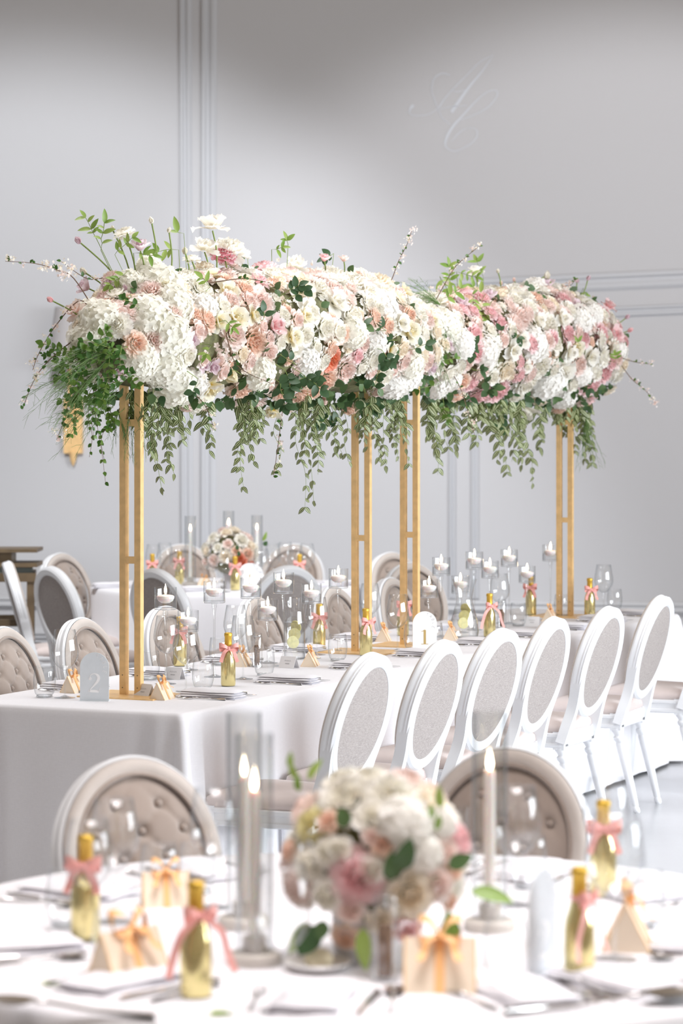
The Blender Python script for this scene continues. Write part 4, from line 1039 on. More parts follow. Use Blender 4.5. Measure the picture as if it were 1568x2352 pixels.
bud = [(3, .02, -.5, 28, -28, 1.15, .55, .4), (4, .05, -.5, 40, -30, 1.15, .75, .4)]
FM['bud'] = [flower_mesh(bud, 50 + k, .02, nB=5) for k in range(2)]
def hydrangea(seed, n=66):
    r_ = random.Random(seed); mb = MB().lathe([(.80 * math.sin(math.pi * k / 8) + .001, -.80 * math.cos(math.pi * k / 8)) for k in range(9)], 12); ga = math.pi * (3 - math.sqrt(5))
    for i in range(n):
        z = 1 - 1.15 * (i + .5) / n; rr_ = math.sqrt(max(0, 1 - z * z)); a = ga * i
        d = Vector((rr_ * math.cos(a), rr_ * math.sin(a), z)) * r_.uniform(.86, 1.02)
        nr = (d.normalized() + Vector((r_.uniform(-.35, .35), r_.uniform(-.35, .35), r_.uniform(-.2, .2)))).normalized()
        t1 = nr.orthogonal().normalized(); t1 = Quaternion(nr, r_.uniform(0, 6.28)) @ t1; t2 = nr.cross(t1); s = .27 * r_.uniform(.85, 1.2)
        for k in range(4):
            a2 = k * math.pi / 2; u1 = t1 * math.cos(a2) + t2 * math.sin(a2); u2 = nr.cross(u1); lift = r_.uniform(.05, .3)
            P = []
            for (l, w, h) in ((.02, 0, 0), (.45, -.42, .12), (.5, 0, .02), (.45, .42, .12), (1, -.30, lift), (1.08, 0, lift * .8), (1, .30, lift)):
                P.append(d + u1 * l * s + u2 * w * s + nr * h * s)
            mb.add(P, [(0, 1, 2), (0, 2, 3), (1, 4, 5, 2), (2, 5, 6, 3)])
    return mb.mesh('hydrangea', PC['hyd'], 180)
FM['hydrangea'] = [hydrangea(60), hydrangea(61)]
calyx = MB(); 
for k in range(5):
    a = k * 2 * math.pi / 5; c_, s_ = math.cos(a), math.sin(a)
    calyx.add([(.05 * c_, .05 * s_, -.58), (.28 * c_ - .12 * s_, .28 * s_ + .12 * c_, -.36), (.28 * c_ + .12 * s_, .28 * s_ - .12 * c_, -.36), (.38 * c_, .38 * s_, .0)], [(0, 1, 3, 2)])
calyx.lathe([(.02, -.75), (.12, -.6), (.16, -.45)], 8)
FM['calyx'] = calyx.mesh('calyx', MT['leaf_lime'], 180)
# a spray of tiny blossoms (each five flat petals)
def blossom(seed, n=9):
    r_ = random.Random(seed); mb = MB()
    for i in range(n):
        c = Vector((r_.gauss(0, .4), r_.gauss(0, .4), r_.gauss(0, .4))); nr = Vector((r_.uniform(-1, 1), r_.uniform(-1, 1), r_.uniform(.1, 1))).normalized(); t1 = nr.orthogonal().normalized(); t2 = nr.cross(t1); s = r_.uniform(.22, .36)
        for k in range(5):
            a = k * 1.257; u1 = t1 * math.cos(a) + t2 * math.sin(a); u2 = nr.cross(u1)
            mb.add([c, c + u1 * s * .6 - u2 * s * .38 + nr * s * .2, c + u1 * s + nr * s * .3, c + u1 * s * .6 + u2 * s * .38 + nr * s * .2], [(0, 1, 2, 3)])
    return mb.mesh('blossom', PC['blush'], 180)
FM['blossom'] = [blossom(70), blossom(71), blossom(72)]

def zq(n, spin=0.0):
    q = Vector((0, 0, 1)).rotation_difference(Vector(n).normalized()); return (q @ Quaternion((0, 0, 1), spin)).to_euler()
NM = {'rose': 'rose', 'peony': 'peony', 'iris': 'open_flower', 'lisianthus': 'lisianthus', 'bud': 'flower_bud', 'hydrangea': 'hydrangea', 'blossom': 'blossom_cluster'}
CN = {'white': 'white', 'hyd': 'creamy white', 'cream': 'cream', 'blush': 'blush pink', 'pink': 'pink', 'hot': 'deep pink', 'peach': 'peach', 'coral': 'coral orange', 'lilac': 'pale lilac', 'yellow': 'white and yellow', 'butter': 'pale yellow'}
def put_flower(par, kind, col, p, n, size, rr_):
    o = obj(NM[kind], rr_.choice(FM[kind]), par, p, zq(n, rr_.uniform(0, 6.28)), size, PC[col])
    if kind != 'hydrangea' or col != 'hyd': o['label'] = '%s %s' % (CN[col], NM[kind].replace('_', ' '))
    return o

class Cloud:
    """flower cloud lying along the stand: stations of (s, centre z, radius) in table coordinates"""
    def __init__(s, st): s.st = st
    def at(s, q):
        st = s.st
        if q <= st[0][0]: return st[0][1:]
        for a, b_ in zip(st[:-1], st[1:]):
            if q <= b_[0]:
                t = (q - a[0]) / (b_[0] - a[0]); return (a[1] + (b_[1] - a[1]) * t, a[2] + (b_[2] - a[2]) * t)
        return st[-1][1:]
    def dist(s, p):
        q = (p.x - A0.x) * U.x + (p.y - A0.y) * U.y; v = (p.x - A0.x) * V.x + (p.y - A0.y) * V.y
        cq = min(max(q, s.st[0][0]), s.st[-1][0]); z, r = s.at(cq)
        return math.sqrt((v / .92) ** 2 + (p.z - z) ** 2 + ((q - cq)) ** 2) - r
    def normal(s, p):
        e = .01; return Vector([s.dist(p + Vector(d) * e) - s.dist(p - Vector(d) * e) for d in ((1, 0, 0), (0, 1, 0), (0, 0, 1))]).normalized()
    def hit(s, px, py):
        best = (9, None)
        Y = 8.5
        while Y < 15.5:
            p = at(px, py, Y); d = s.dist(p)
            if d < .004: return p, s.normal(p), 0
            if d < best[0]: best = (d, p.copy())
            Y += max(.006, d * .5)
        p = best[1]; return p, s.normal(p), best[0]
C2 = Cloud([(-.14, 2.02, .16), (0, 2.045, .225), (.5, 2.07, .245), (1, 2.09, .265), (1.5, 2.10, .275), (2.0, 2.10, .275), (2.3, 2.09, .22), (2.42, 2.09, .12)])
C1 = Cloud([(2.48, 2.08, .20), (3, 2.10, .255), (3.5, 2.12, .27), (4.0, 2.135, .295), (4.4, 2.125, .28), (4.75, 2.11, .22), (4.90, 2.11, .12)])

def arrangement(name, lab, cloud, heroes, mix, seed, base):
    rr_ = random.Random(seed)
    t = thing(name, lab, 'flower arrangement', base)
    B = Vector(base)
    # foam and moss core along the tray
    mb = MB(); st = cloud.st; P = []; rad = []
    for i in range(26):
        q = st[0][0] - .0 + (st[-1][0] - st[0][0]) * i / 25; z, r = cloud.at(q); w = TS(q, 0, z); P.append(w - B); rad.append(max(.02, (r - .05) * (1 if 0 < i < 25 else .4)) * (1 + .05 * math.sin(i * 2.1)))
    mb.tube(P, rad, 20); mb_ = mb.mesh('moss_core', MT['moss'], 180); obj('moss_core', mb_, t)
    placed = []
    for (px, py, kind, col, sz) in heroes:
        p, n, miss = cloud.hit(px, py); ppm = F / p.y; size = sz * 1.2 / ppm
        pf = p - n * size * .25
        nn = (n + Vector((rr_.uniform(-.25, .25), rr_.uniform(-.25, .25) - .25, rr_.uniform(-.2, .3)))).normalized()
        if kind == 'hydrangea': pf = p - n * size * .55
        put_flower(t, kind, col, pf - B, nn, size, rr_); placed.append((p, size))
        if miss > .03:      # carried above the cloud on a stem
            f0, _, _ = (p - n * (miss + .06)), 0, 0
            mb = MB().tube(cat_rom([tuple(f0 - B), tuple((f0 + p) / 2 - B + Vector((.01, 0, .004))), tuple(pf - B - nn * size * .1)], 4), .003, 5)
            obj('stem', mb.mesh('stem', MT['stem'], 180), t)
    # the rest of the surface, all the way round
    tot = 0; tries = 0
    while tries < 14000 and tot < 250:
        tries += 1
        q = rr_.uniform(st[0][0] - .16, st[-1][0] + .16); a = rr_.uniform(0, 2 * math.pi); cq = min(max(q, st[0][0]), st[-1][0]); z, r = cloud.at(cq)
        d = TS(q, math.cos(a), z) + Vector((0, 0, math.sin(a))); c = TS(cq, 0, z)
        dr = (d - c); dr = Vector((dr.x, dr.y, math.sin(a))) if abs(q - cq) < 1e-6 else (dr + (TS(q, 0, z) - c) * 5)
        dr.normalize(); p = c + dr * r
        if cloud is C1 and p.y < 11.9 and False: continue
        if dr.z < -.62: continue
        kind, col, s0 = rr_.choices([m_[:3] for m_ in mix], [m_[3] for m_ in mix])[0]
        size = s0 * rr_.uniform(.85, 1.15)
        if any((p - pp).length < (size + ss) * .54 for pp, ss in placed): continue
        n = cloud.normal(p); nn = (n + Vector((rr_.uniform(-.3, .3), rr_.uniform(-.3, .3), rr_.uniform(-.3, .3)))).normalized()
        put_flower(t, kind, col, p - n * size * (.25 if kind != 'hydrangea' else .5) - B, nn, size, rr_); placed.append((p, size)); tot += 1
    # small gap-fillers between the large heads
    tot2 = 0
    for _ in range(9000):
        if tot2 > 290: break
        q = rr_.uniform(st[0][0], st[-1][0]); a = rr_.uniform(0, 2 * math.pi); z, r = cloud.at(q)
        p = TS(q, math.cos(a) * r * .92, z) + Vector((0, 0, math.sin(a) * r)); n = cloud.normal(p)
        if min([(p - pp).length - ss * .85 for pp, ss in placed] or [1]) < .002: continue
        c_ = rr_.random()
        if n.z > -.6 and c_ < .8:
            put_flower(t, rr_.choice(['rose', 'blossom', 'peony']), rr_.choice(['blush', 'white', 'peach', 'cream']), p - n * .015 - B, n, rr_.uniform(.03, .042), rr_); placed.append((p, .02))
        else:
            for k in range(2): leaf_at(t, 'euca', p - B, n * .3 + Vector([rr_.uniform(-1, 1) for _ in '123']), rr_, 1.1)
            placed.append((p, .015))
        tot2 += 1
    return t, B, rr_

LN = {'stripe': 'striped_leaf', 'round': 'round_leaf', 'euca': 'eucalyptus_leaf', 'lime': 'pale_leaf'}
LCOUNT = {}; LREST = {}
def leaf_at(par, kind, p, d, rr_, s=1.0):
    """leaf growing along direction d; past 300 of a kind on one arrangement the rest are joined into one part"""
    y = Vector(d).normalized(); up = Vector((rr_.uniform(-.6, .6), -1, rr_.uniform(.2, 1))); x = y.cross(up)
    if x.length < 1e-3: x = Vector((1, 0, 0))
    x.normalize(); z = x.cross(y); m = Matrix((x, y, z)).transposed()
    root = par
    while root.parent: root = root.parent
    k = (root.name, kind); LCOUNT[k] = LCOUNT.get(k, 0) + 1
    me = rr_.choice(LF[kind]); sc = s * rr_.uniform(.75, 1.2)
    if LCOUNT[k] <= 300: return obj(LN[kind], me, par, p, m.to_euler(), sc)
    mb = LREST.setdefault(k, MB())
    if mb.uv is None: mb.uv = []
    mb.add([m @ (v.co * sc) + Vector(p) for v in me.vertices], [tuple(f.vertices) for f in me.polygons])
    n_ = len(me.vertices) // 3
    mb.uv += [((i % 3) / 2, (i // 3) / (n_ - 1)) for i in range(len(me.vertices))]
def leaves_rest():
    for (rn, kind), mb in LREST.items():
        o = obj(LN[kind] + '_mass', mb.mesh(LN[kind] + '_mass', LF[kind][0].materials[0], 180), bpy.data.objects[rn]); o['kind'] = 'stuff'
        o['label'] = 'further ' + LN[kind].replace('_', ' ').replace('leaf', 'leaves')
def vine(par, B, pts, kind, rr_, spacing, ls, stem='stem', nm='trailing_vine', lab=None, rad=.0014, leaves=True):
    """hanging or arching runner with leaves in pairs; pts are world points"""
    P = cat_rom([tuple(Vector(p) - B) for p in pts], 6)
    st = obj(nm, MB().tube(P, [rad * (1 - .5 * i / len(P)) for i in range(len(P))], 4).mesh(nm, MT[stem], 180), par)
    if lab: st['label'] = lab
    acc = 0
    for i in range(1, len(P)):
        a, b_ = Vector(P[i - 1]), Vector(P[i]); acc += (b_ - a).length
        if acc > spacing and leaves:
            acc = 0; t = (b_ - a).normalized(); a2 = rr_.uniform(0, 6.28)
            for k in range(2 if rr_.random() < .6 else 1):
                o_ = Vector((math.cos(a2 + k * 3), math.sin(a2 + k * 3) * .8, -.15)); leaf_at(st, kind, b_, t * .45 + o_ + Vector((0, 0, -.35)), rr_, ls * (1 - .35 * i / len(P)))
    return st
def hang(cloud, par, B, px, y0, px1, y1, kind, rr_, spacing=.022, ls=1.0, dy=None, stem='stem'):
    p, n, miss = cloud.hit(px, y0)
    if dy is None: dy = rr_.uniform(-.03, .12)
    root = p - n * (miss + .03)
    p.y += dy; Y = p.y
    k = Y / (Y - dy)
    e = at(px1, y1, Y); s0 = at(px, y0, Y) + Vector((0, .03, .03)); m_ = (s0 + e) / 2
    w = rr_.uniform(-.018, .018)
    pts = [s0, s0 * .7 + e * .3 + Vector((w, rr_.uniform(-.02, .02), -.01)), s0 * .35 + e * .65 + Vector((-w, rr_.uniform(-.02, .02), 0)), e]
    if miss > .004: pts.insert(0, root)
    return vine(par, B, pts, kind, rr_, spacing, ls, stem)
def twig(cloud, par, B, pxs, rr_, cols=('blush', 'cream'), leafy=True, sz=.017, dY=-.04):
    p, n, miss = cloud.hit(*pxs[0]); Y = p.y
    pts = [at(px, py, Y + dY * i) for i, (px, py) in enumerate(pxs)]
    if miss > .004: pts.insert(0, p - n * (miss + .05))
    P = cat_rom([tuple(q - B) for q in pts], 6)
    o = obj('blossom_twig', MB().tube(P, [.0024 * (1 - .6 * i / len(P)) for i in range(len(P))], 5).mesh('twig', MT['twig'], 180), par)
    for i in range(len(P) // 3, len(P)):
        q = Vector(P[i])
        if rr_.random() < .62:
            d = Vector([rr_.uniform(-.012, .012) for _ in '123']); b_ = obj('blossom_cluster', rr_.choice(FM['blossom']), o, q + d, zq((rr_.uniform(-1, 1), -1, rr_.uniform(-.5, 1))), sz * rr_.uniform(.7, 1.25), PC[rr_.choice(cols)])
        elif leafy: leaf_at(o, 'round', q, (rr_.uniform(-1, 1), -.3, rr_.uniform(-.5, 1)), rr_, .7)
    return o
def fern(par, B, root, dirn, n, length, rr_, droop=.5):
    """asparagus fern: one mesh of hair-fine branching needles, nobody could count them"""
    mb = MB()
    for i in range(n):
        d = (Vector(dirn).normalized() + Vector([rr_.uniform(-.35, .35) for _ in '123'])).normalized(); L = length * rr_.uniform(.5, 1.1)
        pts = [Vector(root) - B + d * L * t + Vector((0, 0, -droop * L * t * t)) for t in (0, .25, .5, .75, 1)]
        mb.tube(pts, [.0013, .0011, .0009, .0007, .0004], 3, caps=False)
        for k in range(10):
            t = .2 + .08 * k; j = min(3, int(t * 4)); q = pts[j].lerp(pts[j + 1], t * 4 - j); d2 = (d + Vector([rr_.uniform(-.9, .9) for _ in '123']) + Vector((0, 0, -.3))).normalized()
            mb.tube([q, q + d2 * L * .09, q + d2 * L * .17 + Vector((0, 0, -.006))], [.0007, .0006, .0003], 3, caps=False)
    o = obj('fern_spray', mb.mesh('fern_spray', MT['fern'], 180), par); o['kind'] = 'stuff'; o['label'] = 'wispy green asparagus fern'; return o
def sprig(cloud, par, B, px, py, kind, rr_, n=5, s=1.0, dirn=None, lift=.03):
    """short leafy sprig sitting on the flowers"""
    p, nr, miss = cloud.hit(px, py); root = p - nr * (miss + .03) - B; p = p + nr * lift - B; ang0 = rr_.uniform(0, 6.28)
    d = dirn or Vector((math.cos(ang0), -.2, math.sin(ang0))); d = Vector(d).normalized()
    pts = [p + d * .02 * k * s + Vector((rr_.uniform(-.004, .004), 0, rr_.uniform(-.004, .004))) for k in range(n + 1)]
    o = obj('leaf_sprig', MB().tube([root] + pts, .0013, 4).mesh('leaf_sprig', MT['stem'], 180), par)
    for k, q in enumerate(pts[1:]):
        sd = 1 if k % 2 else -1; sidev = d.cross(Vector((0, 1, 0))) * sd
        leaf_at(o, kind, q, d * .5 + sidev + Vector((0, -.25, 0)), rr_, s)
        if rr_.random() < .5: leaf_at(o, kind, q, d * .6 - sidev + Vector((0, -.3, 0)), rr_, s * .8)
    leaf_at(o, kind, pts[-1], d, rr_, s); return o

H2 = [ # nearer cloud, read from the photograph: x, y, kind, colour, radius in px
 (372, 640, 'hydrangea', 'hyd', 52), (412, 690, 'hydrangea', 'hyd', 44), (345, 720, 'hydrangea', 'hyd', 48), (395, 765, 'hydrangea', 'hyd', 50), (335, 835, 'hydrangea', 'hyd', 42), (390, 850, 'hydrangea', 'hyd', 42), (222, 722, 'hydrangea', 'hyd', 42), (410, 905, 'hydrangea', 'hyd', 46), (440, 930, 'hydrangea', 'hyd', 34), (185, 780, 'hydrangea', 'hyd', 34), (290, 640, 'hydrangea', 'hyd', 30),
 (432, 628, 'peony', 'white', 28), (468, 606, 'peony', 'cream', 27), (246, 632, 'peony', 'blush', 22), (168, 712, 'iris', 'blush', 30), (178, 745, 'peony', 'cream', 24),
 (487, 512, 'iris', 'white', 42), (522, 560, 'peony', 'white', 46), (470, 565, 'iris', 'white', 34), (513, 578, 'peony', 'hot', 27), (495, 622, 'peony', 'pink', 26), (530, 600, 'rose', 'blush', 24),
 (191, 655, 'lisianthus', 'lilac', 24), (250, 655, 'lisianthus', 'lilac', 25), (286, 658, 'bud', 'lilac', 12), (320, 560, 'lisianthus', 'lilac', 24), (285, 529, 'rose', 'white', 25), (188, 620, 'bud', 'white', 16),
 (440, 782, 'lisianthus', 'lilac', 24), (470, 840, 'lisianthus', 'lilac', 18), (493, 845, 'lisianthus', 'lilac', 20), (450, 720, 'peony', 'peach', 26), (468, 760, 'peony', 'blush', 24), (478, 700, 'hydrangea', 'white', 30), (505, 735, 'iris', 'yellow', 30), (545, 730, 'iris', 'yellow', 38), (525, 665, 'iris', 'yellow', 32), (520, 640, 'rose', 'peach', 22),
 (607, 606, 'peony', 'pink', 32), (600, 690, 'peony', 'blush', 44), (598, 640, 'rose', 'pink', 26), (638, 748, 'lisianthus', 'pink', 28), (590, 785, 'peony', 'peach', 42), (560, 815, 'rose', 'cream', 24), (622, 812, 'rose', 'blush', 27), (565, 640, 'rose', 'cream', 22), (640, 640, 'rose', 'cream', 22),
 (678, 606, 'iris', 'white', 32), (690, 648, 'rose', 'cream', 42), (655, 720, 'peony', 'white', 26), (718, 715, 'rose', 'white', 34), (752, 750, 'rose', 'white', 34), (815, 725, 'rose', 'white', 36), (648, 785, 'rose', 'white', 26), (682, 800, 'rose', 'white', 26), (705, 770, 'rose', 'white', 28), (712, 840, 'hydrangea', 'white', 34), (730, 800, 'rose', 'white', 22), (770, 625, 'peony', 'white', 42), (815, 640, 'peony', 'white', 38), (735, 655, 'peony', 'white', 32), (775, 690, 'iris', 'white', 38), (850, 670, 'iris', 'white', 34), (745, 590, 'lisianthus', 'pink', 16), (790, 592, 'lisianthus', 'blush', 14), (872, 640, 'peony', 'cream', 36), (810, 658, 'rose', 'blush', 16), (890, 700, 'hydrangea', 'white', 36), (850, 745, 'rose', 'blush', 20), (900, 740, 'peony', 'white', 28),
 (765, 828, 'peony', 'coral', 32), (790, 765, 'rose', 'peach', 24), (750, 880, 'peony', 'peach', 36), (728, 865, 'rose', 'peach', 22), (800, 855, 'peony', 'blush', 34), (840, 790, 'peony', 'blush', 26), (825, 820, 'rose', 'pink', 20), (870, 790, 'hydrangea', 'white', 28), (655, 905, 'rose', 'peach', 34), (615, 890, 'rose', 'blush', 26), (560, 900, 'peony', 'peach', 36), (535, 930, 'rose', 'blush', 24), (590, 930, 'rose', 'blush', 22), (625, 948, 'iris', 'yellow', 28), (690, 915, 'peony', 'peach', 28), (720, 905, 'rose', 'peach', 24), (660, 945, 'peony', 'blush', 20), (745, 925, 'bud', 'blush', 18), (801, 945, 'rose', 'peach', 21), (865, 865, 'peony', 'cream', 30), (835, 845, 'rose', 'white', 24), (868, 905, 'peony', 'blush', 20), (905, 855, 'rose', 'blush', 18), (945, 870, 'hydrangea', 'white', 40), (915, 890, 'hydrangea', 'white', 34), (945, 760, 'iris', 'yellow', 32), (960, 790, 'iris', 'white', 26), (900, 815, 'rose', 'pink', 17), (925, 740, 'iris', 'white', 28), (940, 815, 'peony', 'blush', 20), (970, 720, 'peony', 'white', 24),
 (485, 895, 'iris', 'yellow', 38), (535, 868, 'bud', 'yellow', 34), (455, 890, 'hydrangea', 'white', 28), (430, 940, 'rose', 'blush', 20), (510, 800, 'blossom', 'blush', 22), (535, 815, 'blossom', 'blush', 20), (470, 640, 'blossom', 'cream', 20), (880, 780, 'blossom', 'blush', 18), (560, 690, 'blossom', 'peach', 14), (500, 680, 'blossom', 'blush', 16),
 (347, 503, 'bud', 'white', 13), (388, 526, 'bud', 'white', 11), (176, 549, 'bud', 'lilac', 16), (112, 686, 'bud', 'pink', 14), (424, 572, 'bud', 'white', 15), (257, 522, 'bud', 'white', 11), (340, 600, 'hydrangea', 'hyd', 26), (440, 590, 'rose', 'white', 20),
]
H1 = [ # further cloud
 (1000, 660, 'blossom', 'blush', 20), (1030, 650, 'blossom', 'cream', 16), (1060, 660, 'peony', 'peach', 20), (1090, 665, 'peony', 'cream', 24), (1090, 620, 'iris', 'white', 22), (1060, 690, 'lisianthus', 'lilac', 20), (1125, 675, 'lisianthus', 'lilac', 22), (1150, 665, 'peony', 'cream', 20), (1000, 735, 'hydrangea', 'hyd', 30), (1040, 750, 'hydrangea', 'hyd', 32), (1030, 795, 'lisianthus', 'lilac', 18),
 (1095, 765, 'rose', 'pink', 26), (1102, 810, 'rose', 'pink', 25), (1075, 835, 'peony', 'blush', 24), (1100, 745, 'peony', 'blush', 22), (1130, 755, 'rose', 'white', 22), (1155, 740, 'peony', 'pink', 26), (1140, 795, 'peony', 'white', 24), (1168, 855, 'peony', 'cream', 30), (1130, 830, 'rose', 'white', 24), (1160, 780, 'rose', 'blush', 20), (1085, 885, 'peony', 'pink', 26), (1145, 905, 'peony', 'pink', 38), (1105, 915, 'peony', 'pink', 30), (1065, 880, 'rose', 'peach', 22), (1040, 880, 'hydrangea', 'white', 26), (1050, 915, 'rose', 'peach', 22), (1005, 900, 'hydrangea', 'white', 26), (1020, 850, 'blossom', 'blush', 18), (1060, 905, 'blossom', 'blush', 16), (1135, 870, 'rose', 'white', 20),
 (1200, 725, 'peony', 'blush', 34), (1185, 670, 'iris', 'white', 34), (1215, 655, 'peony', 'white', 32), (1255, 650, 'lisianthus', 'lilac', 24), (1232, 680, 'peony', 'peach', 22), (1240, 715, 'peony', 'blush', 22), (1270, 695, 'rose', 'cream', 28), (1265, 745, 'peony', 'white', 38), (1235, 790, 'hydrangea', 'white', 36), (1200, 780, 'iris', 'white', 28), (1300, 685, 'peony', 'pink', 24), (1300, 720, 'peony', 'blush', 26), (1310, 765, 'peony', 'pink', 28), (1280, 790, 'rose', 'white', 24), (1325, 700, 'lisianthus', 'lilac', 18), (1345, 715, 'peony', 'blush', 28), (1385, 715, 'peony', 'pink', 24), (1360, 740, 'peony', 'blush', 24), (1345, 775, 'peony', 'pink', 24), (1385, 765, 'rose', 'pink', 28), (1415, 770, 'iris', 'pink', 30), (1400, 700, 'iris', 'pink', 20), (1325, 800, 'iris', 'yellow', 26),
 (1210, 845, 'iris', 'white', 18), (1245, 845, 'peony', 'white', 36), (1295, 855, 'iris', 'white', 40), (1270, 885, 'hydrangea', 'white', 38), (1215, 885, 'peony', 'white', 36), (1335, 840, 'peony', 'blush', 28), (1360, 820, 'iris', 'white', 26), (1390, 825, 'rose', 'white', 22), (1395, 860, 'peony', 'pink', 26), (1425, 805, 'hydrangea', 'white', 26), (1435, 840, 'rose', 'cream', 20), (1320, 885, 'rose', 'white', 24), (1360, 890, 'peony', 'pink', 30), (1350, 925, 'rose', 'pink', 24), (1330, 930, 'peony', 'blush', 20), (1295, 925, 'hydrangea', 'white', 26), (1205, 945, 'iris', 'white', 32), (1240, 925, 'peony', 'cream', 24), (1180, 915, 'rose', 'white', 24), (1285, 945, 'peony', 'peach', 20), (1400, 900, 'rose', 'cream', 20), (1375, 860, 'rose', 'white', 20), (1190, 910, 'rose', 'white', 20),
 (1257, 628, 'bud', 'white', 16), (1326, 642, 'bud', 'lilac', 10), (1352, 636, 'bud', 'lilac', 11), (1443, 726, 'bud', 'lilac', 11), (1450, 757, 'bud', 'pink', 12), (1143, 620, 'bud', 'white', 9), (1180, 640, 'bud', 'blush', 9), (1150, 648, 'bud', 'blush', 9),
]
mix2 = [('rose', 'white', .055, 3), ('peony', 'white', .06, 3), ('hydrangea', 'hyd', .07, 2), ('rose', 'cream', .05, 2), ('peony', 'blush', .055, 2), ('peony', 'peach', .05, 1.5), ('iris', 'yellow', .055, 1), ('rose', 'blush', .042, 1.5), ('lisianthus', 'lilac', .04, .8)]
mix1 = [('rose', 'white', .055, 3), ('peony', 'white', .06, 3), ('hydrangea', 'white', .065, 2), ('peony', 'pink', .05, 2.5), ('peony', 'blush', .055, 3), ('rose', 'cream', .045, 1), ('iris', 'white', .055, 1)]
t2, B2, r2 = arrangement('flower_arrangement', 'nearer hanging cloud of white, peach and lilac flowers on table 2 stand', C2, H2, mix2, 101, (A_.x, A_.y, 1.93))
t1, B1, r1 = arrangement('flower_arrangement', 'further cloud of pink and white flowers on table 1 stand', C1, H1, mix1, 202, (C_.x, C_.y, 1.93))

# greenery of the nearer cloud
for a in ((340, 930, 372, 1128), (352, 940, 345, 1040), (372, 930, 402, 1095), (390, 930, 380, 1060), (330, 930, 352, 1010), (410, 940, 418, 1020), (430, 950, 430, 1010), (300, 900, 330, 960), (320, 900, 300, 950), (362, 950, 362, 1080),
          (470, 970, 480, 1035), (478, 975, 486, 1010), (545, 960, 560, 1125), (560, 960, 545, 1085), (575, 965, 582, 1060), (590, 960, 600, 1010), (560, 950, 570, 1000), (640, 960, 632, 1085),
          (680, 960, 700, 1165), (695, 960, 720, 1150), (700, 965, 690, 1060), (715, 960, 730, 1090), (725, 950, 740, 1040), (705, 940, 715, 1010), (745, 960, 770, 1040), (760, 950, 785, 1040), (790, 960, 800, 1060), (735, 960, 740, 1000),
          (830, 940, 845, 1030), (850, 950, 870, 1050), (865, 960, 885, 1075), (880, 960, 880, 1030), (895, 960, 905, 1020), (850, 930, 830, 1010), (910, 950, 915, 1060), (925, 950, 940, 1070), (800, 930, 830, 985), (870, 930, 860, 1000)):
    hang(C2, t2, B2, *a, 'stripe', r2, .028, 1.12)
for k in range(34):     # dense skirt just under the flowers
    x = r2.choice([r2.uniform(290, 450), r2.uniform(540, 610), r2.uniform(650, 930), r2.uniform(820, 930)])
    hang(C2, t2, B2, x, r2.uniform(905, 935), x + r2.uniform(-20, 20), r2.uniform(960, 1010), 'stripe', r2, .028, r2.uniform(.95, 1.3))
for a in ((215, 930, 243, 1115), (208, 930, 205, 1050), (232, 930, 262, 1000), (240, 930, 240, 1060), (180, 930, 172, 1005), (165, 930, 160, 1000), (225, 900, 215, 1000), (190, 900, 150, 985), (200, 850, 150, 930), (240, 870, 200, 960), (255, 930, 258, 985)):
    hang(C2, t2, B2, *a, 'round', r2, .024, 1.05, dy=r2.uniform(-.08, .02), stem='twig')
for k in range(34):
    x, y = r2.uniform(165, 290), r2.uniform(775, 925); sprig(C2, t2, B2, x, y, 'round', r2, 4, r2.uniform(.95, 1.25), (r2.uniform(-1, .3), -.3, r2.uniform(-.9, .4)))
for px, py, n in ((280, 800, 22), (250, 790, 20), (290, 870, 16), (230, 850, 18), (275, 900, 14)):
    p, nn, _ = C2.hit(px, py); fern(t2, B2, p, (-1, -.25, -.35), n, .26, r2, .35)
for px, py in ((300, 930), (320, 940), (270, 940)):
    p, nn, _ = C2.hit(px, py); fern(t2, B2, p, (.1, -.2, -1), 10, .17, r2, .2)
for tw in (((170, 640), (130, 620), (80, 605), (12, 600)), ((185, 690), (130, 745), (90, 810), (75, 850)), ((170, 780), (110, 830), (75, 880), (52, 940)), ((160, 930), (150, 960), (130, 1010)), ((900, 640), (915, 600), (935, 560), (945, 530)), ((480, 650), (560, 640), (620, 650)), ((440, 900), (470, 930), (490, 980)), ((520, 770), (545, 840), (620, 880)), ((650, 930), (640, 1010), (628, 1095)), ((250, 640), (200, 640), (140, 600))):
    twig(C2, t2, B2, tw, r2)
